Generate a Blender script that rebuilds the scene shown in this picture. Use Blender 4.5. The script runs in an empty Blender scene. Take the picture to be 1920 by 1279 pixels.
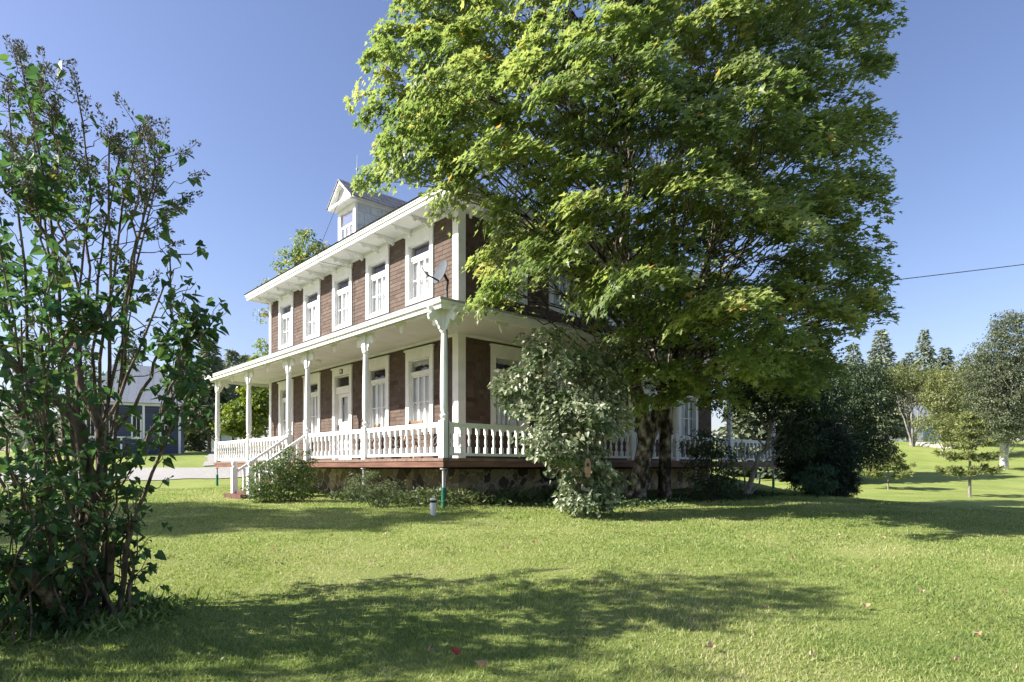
import bpy, math, random
import numpy as np
from mathutils import Vector, Matrix

random.seed(7)
rng = np.random.default_rng(7)
R = math.radians
scene = bpy.context.scene
COL = scene.collection

# ------------------------------------------------------------------ camera, sky, sun
EYE = 1.5
F, CX, HZ = 1177.0, 960.0, 876.0
cam_d = bpy.data.cameras.new('camera')
cam_d.sensor_width = 36
cam_d.lens = F / 1920 * 36
cam_d.shift_y = (HZ - 639.5) / 1920
cam_d.clip_end = 2000
cam = bpy.data.objects.new('camera', cam_d)
cam.location = (0, 0, EYE)
cam.rotation_euler = (R(90), 0, 0)
COL.objects.link(cam)
scene.camera = cam

SUN_EL = R(33.5)
SDX, SDY = -0.992, -0.125          # horizontal direction towards the sun
world = bpy.data.worlds.new('World')
scene.world = world
world.use_nodes = True
wn = world.node_tree.nodes
sky = wn.new('ShaderNodeTexSky')
sky.sky_type = 'NISHITA'
sky.sun_disc = False
sky.sun_elevation = SUN_EL
sky.sun_rotation = math.atan2(SDX, SDY)
sky.altitude = 300
sky.air_density = 1.15
sky.dust_density = 1.2
sky.ozone_density = 5.0
wb_ = wn.new('ShaderNodeMix'); wb_.data_type = 'RGBA'; wb_.blend_type = 'MULTIPLY'; wb_.inputs[0].default_value = 1
wb_.inputs[7].default_value = (1.20, .98, 1.0, 1)          # the camera's white balance
world.node_tree.links.new(sky.outputs[0], wb_.inputs[6]); world.node_tree.links.new(wb_.outputs[2], wn['Background'].inputs[0])
wn['Background'].inputs[1].default_value = 0.082

sl = bpy.data.lights.new('sun', 'SUN')
sl.energy = 5.0
sl.angle = R(0.53)
sl.color = (1.0, 0.94, 0.84)
so = bpy.data.objects.new('sun', sl)
sd = Vector((SDX * math.cos(SUN_EL), SDY * math.cos(SUN_EL), math.sin(SUN_EL)))
so.rotation_euler = sd.to_track_quat('Z', 'Y').to_euler()
so.location = (-20, -5, 30)
COL.objects.link(so)

scene.view_settings.view_transform = 'Standard'
scene.view_settings.look = 'None'
scene.view_settings.exposure = 1.3
scene.cycles.max_bounces = 6
scene.cycles.transparent_max_bounces = 12
scene.cycles.use_denoising = True


def P(px, py, Y):
    """point at depth Y seen at photo pixel (px, py)"""
    return Vector(((px - CX) / F * Y, Y, EYE + (HZ - py) / F * Y))


# ------------------------------------------------------------------ object helpers
def tag(o, label=None, cat=None, group=None, kind=None):
    if label: o['label'] = label
    if cat: o['category'] = cat
    if group: o['group'] = group
    if kind: o['kind'] = kind
    return o


def empty(name, loc=(0, 0, 0), rz=0.0):
    o = bpy.data.objects.new(name, None)
    o.empty_display_size = 0.3
    o.location = loc
    o.rotation_euler = (0, 0, rz)
    COL.objects.link(o)
    return o


def mesh_np(name, V, loops, counts, mat, parent=None, tint=None, smooth=False, loc=None, rz=0.0):
    V = np.asarray(V, dtype=np.float32).reshape(-1, 3)
    loops = np.asarray(loops, dtype=np.int32).ravel()
    counts = np.asarray(counts, dtype=np.int32).ravel()
    me = bpy.data.meshes.new(name)
    me.vertices.add(len(V))
    me.vertices.foreach_set('co', V.ravel())
    me.loops.add(len(loops))
    me.loops.foreach_set('vertex_index', loops)
    me.polygons.add(len(counts))
    starts = np.zeros(len(counts), dtype=np.int32)
    starts[1:] = np.cumsum(counts)[:-1]
    me.polygons.foreach_set('loop_start', starts)
    me.polygons.foreach_set('loop_total', counts)
    me.polygons.foreach_set('use_smooth', np.full(len(counts), bool(smooth), dtype=bool))
    me.update(calc_edges=True)
    if tint is not None:
        a = me.attributes.new('tint', 'FLOAT', 'FACE')
        a.data.foreach_set('value', np.asarray(tint, dtype=np.float32))
    for m in (mat if isinstance(mat, (list, tuple)) else [mat]):
        me.materials.append(m)
    o = bpy.data.objects.new(name, me)
    if parent: o.parent = parent
    if loc is not None: o.location = loc
    o.rotation_euler = (0, 0, rz)
    COL.objects.link(o)
    return o


class MB:
    """collects shapes, links them as one mesh object"""
    def __init__(s):
        s.v = []; s.f = []; s.t = []

    def add(s, vs, fs, t=0.5):
        b = len(s.v)
        s.v.extend([tuple(x) for x in vs])
        for f in fs:
            s.f.append([b + i for i in f]); s.t.append(t)

    def box(s, x0, x1, y0, y1, z0, z1, t=0.5):
        s.add([(x0, y0, z0), (x1, y0, z0), (x1, y1, z0), (x0, y1, z0), (x0, y0, z1), (x1, y0, z1), (x1, y1, z1), (x0, y1, z1)],
              [(3, 2, 1, 0), (4, 5, 6, 7), (0, 1, 5, 4), (1, 2, 6, 5), (2, 3, 7, 6), (3, 0, 4, 7)], t)

    def bar(s, a, b, w, h, up=(0, 0, 1)):
        a = Vector(a); b = Vector(b); d = (b - a).normalized(); up = Vector(up)
        sx = d.cross(up)
        if sx.length < 1e-4: sx = d.cross(Vector((1, 0, 0)))
        sx.normalize(); uz = sx.cross(d).normalized()
        vs = []
        for p in (a, b):
            for i, j in ((-1, -1), (1, -1), (1, 1), (-1, 1)):
                vs.append(p + sx * (i * w / 2) + uz * (j * h / 2))
        s.add(vs, [(3, 2, 1, 0), (4, 5, 6, 7), (0, 1, 5, 4), (1, 2, 6, 5), (2, 3, 7, 6), (3, 0, 4, 7)])

    def lathe(s, prof, cx=0, cy=0, n=12, phase=0.0):
        vs = []
        for r, z in prof:
            for k in range(n):
                a = 2 * math.pi * k / n + phase
                vs.append((cx + r * math.cos(a), cy + r * math.sin(a), z))
        fs = []
        for i in range(len(prof) - 1):
            for k in range(n):
                fs.append((i * n + k, i * n + (k + 1) % n, (i + 1) * n + (k + 1) % n, (i + 1) * n + k))
        fs.append(tuple(range(n))[::-1]); m = (len(prof) - 1) * n
        fs.append(tuple(m + k for k in range(n)))
        s.add(vs, fs)

    def prism(s, poly, fn, t0, t1):
        """poly of (a,b), fn(a,b,t)->xyz"""
        n = len(poly)
        vs = [fn(a, b, t0) for a, b in poly] + [fn(a, b, t1) for a, b in poly]
        fs = [tuple(range(n))[::-1], tuple(range(n, 2 * n))]
        for k in range(n):
            fs.append((k, (k + 1) % n, n + (k + 1) % n, n + k))
        s.add(vs, fs)

    def tube(s, pts, rad, n=7):
        V, L, C = tube_np(np.array([list(p) for p in pts], float), np.array(rad, float), n)
        b = len(s.v)
        s.v.extend(map(tuple, V))
        k = 0
        for c in C:
            s.f.append([b + i for i in L[k:k + c]]); s.t.append(0.5); k += c

    def build(s, name, mat, parent=None, smooth=False, loc=None, rz=0.0, tint=False):
        L = [i for f in s.f for i in f]
        o = mesh_np(name, s.v, L, [len(f) for f in s.f], mat, parent, s.t if tint else None, False, loc, rz)
        if smooth:
            o.data.polygons.foreach_set('use_smooth', np.ones(len(o.data.polygons), dtype=bool))
            o.data.set_sharp_from_angle(angle=R(40))
        return o


def tube_np(pts, rad, n=6):
    m = len(pts)
    T = np.gradient(pts, axis=0)
    T /= np.linalg.norm(T, axis=1)[:, None] + 1e-9
    ref = np.array([0.31, 0.17, 0.93]) if abs(T[0] @ np.array([0.31, 0.17, 0.93])) < 0.9 else np.array([1.0, 0, 0])
    A = np.cross(T, ref); A /= np.linalg.norm(A, axis=1)[:, None] + 1e-9
    B = np.cross(T, A)
    ang = np.arange(n) * 2 * np.pi / n
    V = pts[:, None, :] + rad[:, None, None] * (np.cos(ang)[None, :, None] * A[:, None, :] + np.sin(ang)[None, :, None] * B[:, None, :])
    V = V.reshape(-1, 3)
    i = np.arange(m - 1)[:, None] * n; k = np.arange(n)[None, :]; k2 = (k + 1) % n
    Q = np.stack([i + k, i + k2, i + n + k2, i + n + k], axis=-1).reshape(-1, 4)
    L = list(Q.ravel()); C = [4] * len(Q)
    L += list(range((m - 1) * n, m * n)); C += [n]
    return V, L, C


class Tubes:
    def __init__(s): s.V = []; s.L = []; s.C = []; s.n = 0
    def add(s, pts, rad, n=5):
        V, L, C = tube_np(np.asarray(pts, float), np.asarray(rad, float), n)
        s.V.append(V); s.L.append(np.asarray(L) + s.n); s.C.append(np.asarray(C)); s.n += len(V)
    def build(s, name, mat, parent):
        return mesh_np(name, np.concatenate(s.V), np.concatenate(s.L), np.concatenate(s.C), mat, parent, smooth=True)


def curve_pts(a, b, n=6, sag=0.0, wob=0.0, up=0.0):
    """polyline a to b bending: up>0 rises first"""
    a = np.asarray(a, float); b = np.asarray(b, float)
    t = np.linspace(0, 1, n)[:, None]
    p = a + (b - a) * t
    p[:, 2] += (up * np.sin(np.pi * t) - sag * 4 * t * (1 - t)).ravel()
    if wob > 0:
        w = rng.normal(0, wob, (n, 3)) * np.sin(np.pi * t)
        p += w
    return p


# leaf shapes: (verts, faces); y runs to the tip, base at the origin
def _fold(half, lift):
    n = len(half)
    V = [(x, y, lift * x - 0.12 * y * y) for x, y in half] + [(-x, y, lift * x - 0.12 * y * y) for x, y in half[1:-1]]
    Rf = list(range(n))
    Lf = [0] + [n + k for k in range(n - 2)] + [n - 1]
    return np.array(V, float), [Rf, Lf[::-1]]

MAPLE = _fold([(0, 0), (.40, -.06), (.28, .17), (.60, .48), (.22, .46), (0, 1)], 0.25)
HEART = _fold([(0, .02), (.26, -.09), (.43, .18), (.24, .62), (0, 1)], 0.35)
OVAL = _fold([(0, 0), (.27, .42), (0, 1)], 0.3)
LANCE = _fold([(0, 0), (.14, .4), (0, 1)], 0.3)


def leaves_np(tpl, pos, nrm, tip, size):
    """place the leaf template at each pos; returns V, L, C, faces per leaf"""
    T, faces = tpl
    nrm = nrm / (np.linalg.norm(nrm, axis=1)[:, None] + 1e-9)
    tip = tip - nrm * np.sum(tip * nrm, axis=1)[:, None]
    tip /= np.linalg.norm(tip, axis=1)[:, None] + 1e-9
    side = np.cross(tip, nrm)
    V = pos[:, None, :] + size[:, None, None] * (T[None, :, 0, None] * side[:, None, :] + T[None, :, 1, None] * tip[:, None, :] + T[None, :, 2, None] * nrm[:, None, :])
    k = len(T); M = len(pos)
    one = np.concatenate([np.array(f) for f in faces])
    L = (np.arange(M)[:, None] * k + one[None, :]).ravel()
    C = np.tile([len(f) for f in faces], M)
    return V.reshape(-1, 3), L, C, len(faces)


def foliage(name, tpl, pos, nrm, tip, size, tint, mat, parent):
    V, L, C, nf = leaves_np(tpl, pos, nrm, tip, size)
    return mesh_np(name, V, L, C, mat, parent, tint=np.repeat(np.clip(tint, 0, 1), nf))


def runit(n):
    v = rng.normal(size=(n, 3))
    return v / np.linalg.norm(v, axis=1)[:, None]


# ------------------------------------------------------------------ materials
def new_mat(name):
    m = bpy.data.materials.new(name); m.use_nodes = True
    nt = m.node_tree
    return m, nt, nt.nodes, nt.links, nt.nodes['Principled BSDF']


def noise_mat(name, c1, c2, scale=5.0, rough=0.7, detail=6.0, bump=0.0, bscale=None, lo=0.35, hi=0.65, stretch=(1, 1, 1), spec=0.3, c3=None, bdist=0.02):
    m, nt, N, K, b = new_mat(name)
    tc = N.new('ShaderNodeTexCoord'); mp = N.new('ShaderNodeMapping'); mp.inputs['Scale'].default_value = stretch
    K.new(tc.outputs['Object'], mp.inputs[0])
    nz = N.new('ShaderNodeTexNoise'); nz.inputs['Scale'].default_value = scale; nz.inputs['Detail'].default_value = detail
    K.new(mp.outputs[0], nz.inputs[0])
    cr = N.new('ShaderNodeValToRGB'); cr.color_ramp.elements[0].position = lo; cr.color_ramp.elements[1].position = hi
    cr.color_ramp.elements[0].color = (*c1, 1); cr.color_ramp.elements[1].color = (*c2, 1)
    if c3:
        e = cr.color_ramp.elements.new(min(1, hi + 0.12)); e.color = (*c3, 1)
    K.new(nz.outputs[0], cr.inputs[0]); K.new(cr.outputs[0], b.inputs['Base Color'])
    b.inputs['Roughness'].default_value = rough
    b.inputs['Specular IOR Level'].default_value = spec
    if bump:
        n2 = N.new('ShaderNodeTexNoise'); n2.inputs['Scale'].default_value = bscale or scale * 3; n2.inputs['Detail'].default_value = 8
        K.new(mp.outputs[0], n2.inputs[0])
        bp = N.new('ShaderNodeBump'); bp.inputs['Strength'].default_value = bump; bp.inputs['Distance'].default_value = bdist
        K.new(n2.outputs[0], bp.inputs['Height']); K.new(bp.outputs[0], b.inputs['Normal'])
    return m


def leaf_mat(name, stops, trans=0.35, rough=0.45, spec=0.35):
    """stops: [(pos,(r,g,b))] over the per leaf tint"""
    m, nt, N, K, b = new_mat(name)
    at = N.new('ShaderNodeAttribute'); at.attribute_name = 'tint'
    cr = N.new('ShaderNodeValToRGB')
    el = cr.color_ramp.elements
    el[0].position = stops[0][0]; el[0].color = (*stops[0][1], 1)
    el[1].position = stops[-1][0]; el[1].color = (*stops[-1][1], 1)
    for p, c in stops[1:-1]:
        e = el.new(p); e.color = (*c, 1)
    K.new(at.outputs['Fac'], cr.inputs[0]); K.new(cr.outputs[0], b.inputs['Base Color'])
    b.inputs['Roughness'].default_value = rough
    b.inputs['Specular IOR Level'].default_value = spec
    tr = N.new('ShaderNodeBsdfTranslucent')
    hs = N.new('ShaderNodeHueSaturation'); hs.inputs['Saturation'].default_value = 1.15; hs.inputs['Value'].default_value = 1.5
    K.new(cr.outputs[0], hs.inputs['Color']); K.new(hs.outputs[0], tr.inputs[0])
    mx = N.new('ShaderNodeMixShader'); mx.inputs[0].default_value = trans
    K.new(b.outputs[0], mx.inputs[1]); K.new(tr.outputs[0], mx.inputs[2])
    K.new(mx.outputs[0], N['Material Output'].inputs[0])
    return m


def tint_mat(name, stops, rough=0.8, bump=0.25, bscale=60, streak=(1, 1, 1), spec=0.25, nz_amt=0.5):
    m, nt, N, K, b = new_mat(name)
    at = N.new('ShaderNodeAttribute'); at.attribute_name = 'tint'
    cr = N.new('ShaderNodeValToRGB'); el = cr.color_ramp.elements
    el[0].position = stops[0][0]; el[0].color = (*stops[0][1], 1)
    el[1].position = stops[-1][0]; el[1].color = (*stops[-1][1], 1)
    for p, c in stops[1:-1]:
        e = el.new(p); e.color = (*c, 1)
    K.new(at.outputs['Fac'], cr.inputs[0])
    tc = N.new('ShaderNodeTexCoord'); mp = N.new('ShaderNodeMapping'); mp.inputs['Scale'].default_value = streak
    K.new(tc.outputs['Object'], mp.inputs[0])
    nz = N.new('ShaderNodeTexNoise'); nz.inputs['Scale'].default_value = bscale; nz.inputs['Detail'].default_value = 6
    K.new(mp.outputs[0], nz.inputs[0])
    mr = N.new('ShaderNodeMapRange'); mr.inputs[3].default_value = 1 - nz_amt; mr.inputs[4].default_value = 1 + nz_amt
    K.new(nz.outputs[0], mr.inputs[0])
    mu = N.new('ShaderNodeMix'); mu.data_type = 'RGBA'; mu.blend_type = 'MULTIPLY'; mu.inputs[0].default_value = 1
    K.new(cr.outputs[0], mu.inputs[6]); K.new(mr.outputs[0], mu.inputs[7])
    K.new(mu.outputs[2], b.inputs['Base Color'])
    b.inputs['Roughness'].default_value = rough; b.inputs['Specular IOR Level'].default_value = spec
    bp = N.new('ShaderNodeBump'); bp.inputs['Strength'].default_value = bump; bp.inputs['Distance'].default_value = 0.01
    K.new(nz.outputs[0], bp.inputs['Height']); K.new(bp.outputs[0], b.inputs['Normal'])
    return m


def brick_mat(name, c1, c2, mortar, w, h, ms=0.02, rot=(0, 0, 0), offset=0.5, rough=0.7, bump=0.4, metallic=0.0, vec='Object'):
    m, nt, N, K, b = new_mat(name)
    tc = N.new('ShaderNodeTexCoord'); mp = N.new('ShaderNodeMapping'); mp.inputs['Rotation'].default_value = rot
    K.new(tc.outputs[vec], mp.inputs[0])
    br = N.new('ShaderNodeTexBrick')
    br.inputs['Scale'].default_value = 1; br.inputs['Brick Width'].default_value = w; br.inputs['Row Height'].default_value = h
    br.inputs['Mortar Size'].default_value = ms; br.inputs['Color1'].default_value = (*c1, 1); br.inputs['Color2'].default_value = (*c2, 1)
    br.inputs['Mortar'].default_value = (*mortar, 1); br.offset = offset
    K.new(mp.outputs[0], br.inputs[0])
    nz = N.new('ShaderNodeTexNoise'); nz.inputs['Scale'].default_value = 9; nz.inputs['Detail'].default_value = 6
    K.new(tc.outputs[vec], nz.inputs[0])
    mr = N.new('ShaderNodeMapRange'); mr.inputs[3].default_value = 0.7; mr.inputs[4].default_value = 1.3
    K.new(nz.outputs[0], mr.inputs[0])
    mu = N.new('ShaderNodeMix'); mu.data_type = 'RGBA'; mu.blend_type = 'MULTIPLY'; mu.inputs[0].default_value = 1
    K.new(br.outputs[0], mu.inputs[6]); K.new(mr.outputs[0], mu.inputs[7])
    K.new(mu.outputs[2], b.inputs['Base Color'])
    b.inputs['Roughness'].default_value = rough; b.inputs['Metallic'].default_value = metallic
    bp = N.new('ShaderNodeBump'); bp.inputs['Strength'].default_value = bump; bp.inputs['Distance'].default_value = 0.02; bp.invert = True
    K.new(br.outputs['Fac'], bp.inputs['Height']); K.new(bp.outputs[0], b.inputs['Normal'])
    return m


def glass_mat(name, tintc=(0.92, 0.94, 0.95), base=0.06):
    m, nt, N, K, b = new_mat(name)
    N.remove(b)
    tr = N.new('ShaderNodeBsdfTransparent'); tr.inputs[0].default_value = (*tintc, 1)
    gl = N.new('ShaderNodeBsdfGlossy'); gl.inputs['Roughness'].default_value = 0.02
    lw = N.new('ShaderNodeLayerWeight'); lw.inputs[0].default_value = 0.22
    mr = N.new('ShaderNodeMapRange'); mr.inputs[3].default_value = base; mr.inputs[4].default_value = 0.7
    K.new(lw.outputs['Fresnel'], mr.inputs[0])
    # slight waviness of old panes
    tc = N.new('ShaderNodeTexCoord'); nz = N.new('ShaderNodeTexNoise'); nz.inputs['Scale'].default_value = 2.5
    K.new(tc.outputs['Object'], nz.inputs[0])
    bp = N.new('ShaderNodeBump'); bp.inputs['Strength'].default_value = 0.08; bp.inputs['Distance'].default_value = 0.05
    K.new(nz.outputs[0], bp.inputs['Height']); K.new(bp.outputs[0], gl.inputs['Normal'])
    mx = N.new('ShaderNodeMixShader')
    K.new(mr.outputs[0], mx.inputs[0]); K.new(tr.outputs[0], mx.inputs[1]); K.new(gl.outputs[0], mx.inputs[2])
    K.new(mx.outputs[0], N['Material Output'].inputs[0])
    return m


M = {}
M['white'] = noise_mat('white_paint', (.71, .71, .70), (.81, .81, .80), 3.2, 0.5, bump=0.08, bscale=40, spec=0.4)
M['white_worn'] = noise_mat('worn_white_paint', (.60, .60, .57), (.78, .78, .76), 3, 0.55, bump=0.15, bscale=30, lo=.3, hi=.5)
M['soffit'] = noise_mat('soffit_paint', (.66, .66, .63), (.74, .74, .71), 2, 0.6)
M['shingle'] = tint_mat('brown_shingle', [(0, (.060, .039, .030)), (.3, (.088, .060, .047)), (.6, (.113, .081, .064)), (.85, (.136, .105, .087)), (1, (.11, .10, .095))], bscale=30, streak=(1, 1, 0.3), bump=.1, nz_amt=.25)
M['backing'] = noise_mat('dark_sheathing', (.02, .014, .012), (.035, .025, .02), 8, .9)
M['slate'] = brick_mat('grey_slate_roof', (.165, .17, .18), (.215, .22, .23), (.06, .06, .07), .55, .24, .018, rough=.6)
M['diamond'] = brick_mat('pale_metal_diamonds', (.50, .53, .58), (.57, .60, .64), (.40, .43, .48), .42, .42, .012, rot=(R(90), R(0), R(0)), rough=.5, bump=.5)
M['proof'] = brick_mat('porch_roof_metal', (.30, .31, .33), (.34, .35, .37), (.2, .2, .22), .6, .5, .01, rough=.45)
M['deck'] = noise_mat('deck_boards', (.15, .09, .065), (.24, .17, .13), 3, .7, stretch=(1, 8, 1), bump=.3)
M['fascia'] = noise_mat('red_brown_fascia', (.10, .042, .028), (.21, .105, .07), 2.2, .6, stretch=(.6, .6, 6), bump=.25, lo=.3, hi=.75)
M['glass'] = glass_mat('window_glass')
M['curtain'] = noise_mat('white_curtain', (.70, .70, .70), (.80, .80, .79), 3, .9)
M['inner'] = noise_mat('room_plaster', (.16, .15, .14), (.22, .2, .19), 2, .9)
M['steel'] = noise_mat('galvanised_steel', (.35, .36, .37), (.5, .51, .52), 12, .45)
M['green_sleeve'] = noise_mat('green_post_sleeve', (.02, .17, .10), (.03, .24, .14), 8, .5)
M['dish'] = noise_mat('grey_dish_paint', (.10, .115, .135), (.12, .135, .155), 5, .85, spec=.08)
M['dark_metal'] = noise_mat('dark_metal', (.03, .03, .035), (.06, .06, .065), 10, .5)
M['chairwood'] = noise_mat('varnished_chair_wood', (.24, .14, .08), (.36, .23, .14), 4, .5, stretch=(1, 1, 6))
M['pipe'] = noise_mat('white_pipe', (.62, .64, .62), (.74, .76, .74), 7, .5)
M['black'] = noise_mat('black_rubber', (.015, .015, .015), (.03, .03, .03), 10, .6)
M['wire'] = noise_mat('grey_cable', (.05, .05, .06), (.09, .09, .10), 10, .6)
M['step'] = noise_mat('red_brown_step_paint', (.085, .035, .028), (.14, .065, .052), 3, .6, bump=.2)
M['bark'] = noise_mat('maple_bark', (.03, .024, .018), (.17, .14, .11), 7, .95, detail=14, bump=1.0, bscale=22, stretch=(1, 1, .6), lo=.44, hi=.55, c3=(.42, .40, .36), bdist=.09)
M['bark_dark'] = noise_mat('dark_bark', (.03, .024, .018), (.11, .085, .065), 14, .9, bump=.8, bscale=40, stretch=(1, 1, .3))
M['bark_grey'] = noise_mat('grey_bark', (.16, .145, .125), (.32, .30, .27), 8, .9, bump=.6, bscale=30, stretch=(1, 1, .4))
M['bark_lilac'] = noise_mat('lilac_bark', (.05, .036, .028), (.20, .155, .12), 18, .9, bump=1.0, bscale=50, stretch=(1, 1, .25))
M['bark_birch'] = noise_mat('birch_bark', (.05, .045, .04), (.62, .60, .57), 5, .7, lo=.36, hi=.44, stretch=(1, 1, 3), bump=.2)
M['bark_conifer'] = noise_mat('spruce_bark', (.08, .065, .055), (.22, .19, .17), 7, .9, bump=.5, stretch=(1, 1, .4))

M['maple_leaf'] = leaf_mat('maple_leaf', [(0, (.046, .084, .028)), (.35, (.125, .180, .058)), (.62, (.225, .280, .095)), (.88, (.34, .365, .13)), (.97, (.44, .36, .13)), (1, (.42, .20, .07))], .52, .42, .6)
M['lilac_leaf'] = leaf_mat('lilac_leaf', [(0, (.024, .062, .030)), (.5, (.065, .125, .048)), (.85, (.12, .185, .055)), (1, (.21, .23, .06))], .44, .5, .3)
M['lilac_pale'] = leaf_mat('pale_lilac_leaf', [(0, (.03, .075, .028)), (.45, (.13, .175, .085)), (1, (.42, .44, .31))], .25, .42, .5)
M['seed'] = leaf_mat('lilac_seed_head', [(0, (.055, .055, .035)), (1, (.17, .17, .115))], .1, .7)
M['shrub_leaf'] = leaf_mat('shrub_leaf', [(0, (.028, .062, .018)), (.5, (.075, .125, .032)), (1, (.18, .22, .06))], .3)
M['grey_shrub'] = leaf_mat('grey_green_leaf', [(0, (.06, .095, .04)), (.5, (.14, .18, .08)), (1, (.27, .29, .16))], .3)
M['dark_leaf'] = leaf_mat('dark_green_leaf', [(0, (.014, .030, .014)), (.5, (.036, .062, .024)), (1, (.09, .125, .05))], .2)
M['yew'] = leaf_mat('yew_needle', [(0, (.012, .024, .012)), (1, (.040, .068, .028))], .1)
M['fern'] = leaf_mat('drooping_spruce_needle', [(0, (.03, .075, .035)), (1, (.08, .15, .065))], .2)
M['conifer'] = leaf_mat('spruce_needle', [(0, (.075, .10, .062)), (.5, (.18, .215, .125)), (1, (.30, .32, .19))], .2, .6)
M['pine'] = leaf_mat('pine_needle', [(0, (.08, .115, .035)), (.6, (.19, .225, .075)), (1, (.32, .31, .12))], .2, .6)
M['bright_leaf'] = leaf_mat('bright_green_leaf', [(0, (.07, .12, .02)), (.5, (.14, .20, .035)), (1, (.26, .28, .05))], .4)
M['birch_leaf'] = leaf_mat('birch_leaf', [(0, (.05, .072, .04)), (.5, (.115, .14, .075)), (1, (.21, .225, .125))], .3)
M['pale_leaf'] = leaf_mat('pale_yellow_leaf', [(0, (.09, .115, .04)), (.5, (.17, .195, .07)), (1, (.27, .27, .11))], .35)
M['weed'] = leaf_mat('weed_leaf', [(0, (.025, .055, .015)), (.5, (.065, .10, .03)), (1, (.20, .20, .09))], .3)
M['cover'] = leaf_mat('ground_cover_leaf', [(0, (.015, .035, .012)), (.6, (.04, .075, .02)), (1, (.10, .13, .04))], .25)
M['grass'] = leaf_mat('grass_blade', [(0, (.050, .105, .022)), (.35, (.195, .275, .075)), (.7, (.335, .37, .138)), (.9, (.45, .43, .23)), (1, (.50, .44, .30))], .35, .5, .3)
M['fallen'] = leaf_mat('fallen_leaf', [(0, (.30, .06, .03)), (.4, (.33, .22, .13)), (1, (.40, .30, .19))], .2)


def stone_mat():
    m, nt, N, K, b = new_mat('rubble_stone')
    tc = N.new('ShaderNodeTexCoord')
    nz = N.new('ShaderNodeTexNoise'); nz.inputs['Scale'].default_value = 3; nz.inputs['Detail'].default_value = 6
    K.new(tc.outputs['Object'], nz.inputs[0])
    va = N.new('ShaderNodeVectorMath'); va.operation = 'MULTIPLY_ADD'
    va.inputs[1].default_value = (.35, .35, .35)
    K.new(nz.outputs['Color'], va.inputs[0]); K.new(tc.outputs['Object'], va.inputs[2])
    vo = N.new('ShaderNodeTexVoronoi'); vo.inputs['Scale'].default_value = 3.2; vo.feature = 'DISTANCE_TO_EDGE'
    K.new(va.outputs[0], vo.inputs['Vector'])
    v2 = N.new('ShaderNodeTexVoronoi'); v2.inputs['Scale'].default_value = 3.2
    K.new(va.outputs[0], v2.inputs['Vector'])
    cr = N.new('ShaderNodeValToRGB'); el = cr.color_ramp.elements
    el[0].position = .1; el[0].color = (.09, .08, .07, 1); el[1].position = .9; el[1].color = (.55, .47, .29, 1)
    e = el.new(.5); e.color = (.33, .28, .19, 1)
    sp = N.new('ShaderNodeSeparateColor'); K.new(v2.outputs['Color'], sp.inputs[0]); K.new(sp.outputs[0], cr.inputs[0])
    st = N.new('ShaderNodeValToRGB'); st.color_ramp.elements[0].position = .02; st.color_ramp.elements[1].position = .10
    K.new(vo.outputs['Distance'], st.inputs[0])
    mx = N.new('ShaderNodeMix'); mx.data_type = 'RGBA'; mx.inputs[6].default_value = (.58, .55, .47, 1)
    K.new(st.outputs[0], mx.inputs[0]); K.new(cr.outputs[0], mx.inputs[7])
    K.new(mx.outputs[2], b.inputs['Base Color']); b.inputs['Roughness'].default_value = .9
    bp = N.new('ShaderNodeBump'); bp.inputs['Distance'].default_value = .06; bp.inputs['Strength'].default_value = .9
    K.new(st.outputs[0], bp.inputs['Height']); K.new(bp.outputs[0], b.inputs['Normal'])
    return m
M['stone'] = stone_mat()


def soffit_board_mat():
    m, nt, N, K, b = new_mat('beadboard_ceiling')
    tc = N.new('ShaderNodeTexCoord'); wv = N.new('ShaderNodeTexWave')
    wv.bands_direction = 'X'; wv.inputs['Scale'].default_value = 3.4
    K.new(tc.outputs['Object'], wv.inputs[0])
    cr = N.new('ShaderNodeValToRGB'); cr.color_ramp.elements[0].position = .0; cr.color_ramp.elements[1].position = .12
    cr.color_ramp.elements[0].color = (.36, .36, .34, 1); cr.color_ramp.elements[1].color = (.72, .72, .69, 1)
    K.new(wv.outputs['Fac'], cr.inputs[0]); K.new(cr.outputs[0], b.inputs['Base Color'])
    b.inputs['Roughness'].default_value = .55
    return m
M['beadboard'] = soffit_board_mat()


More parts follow.
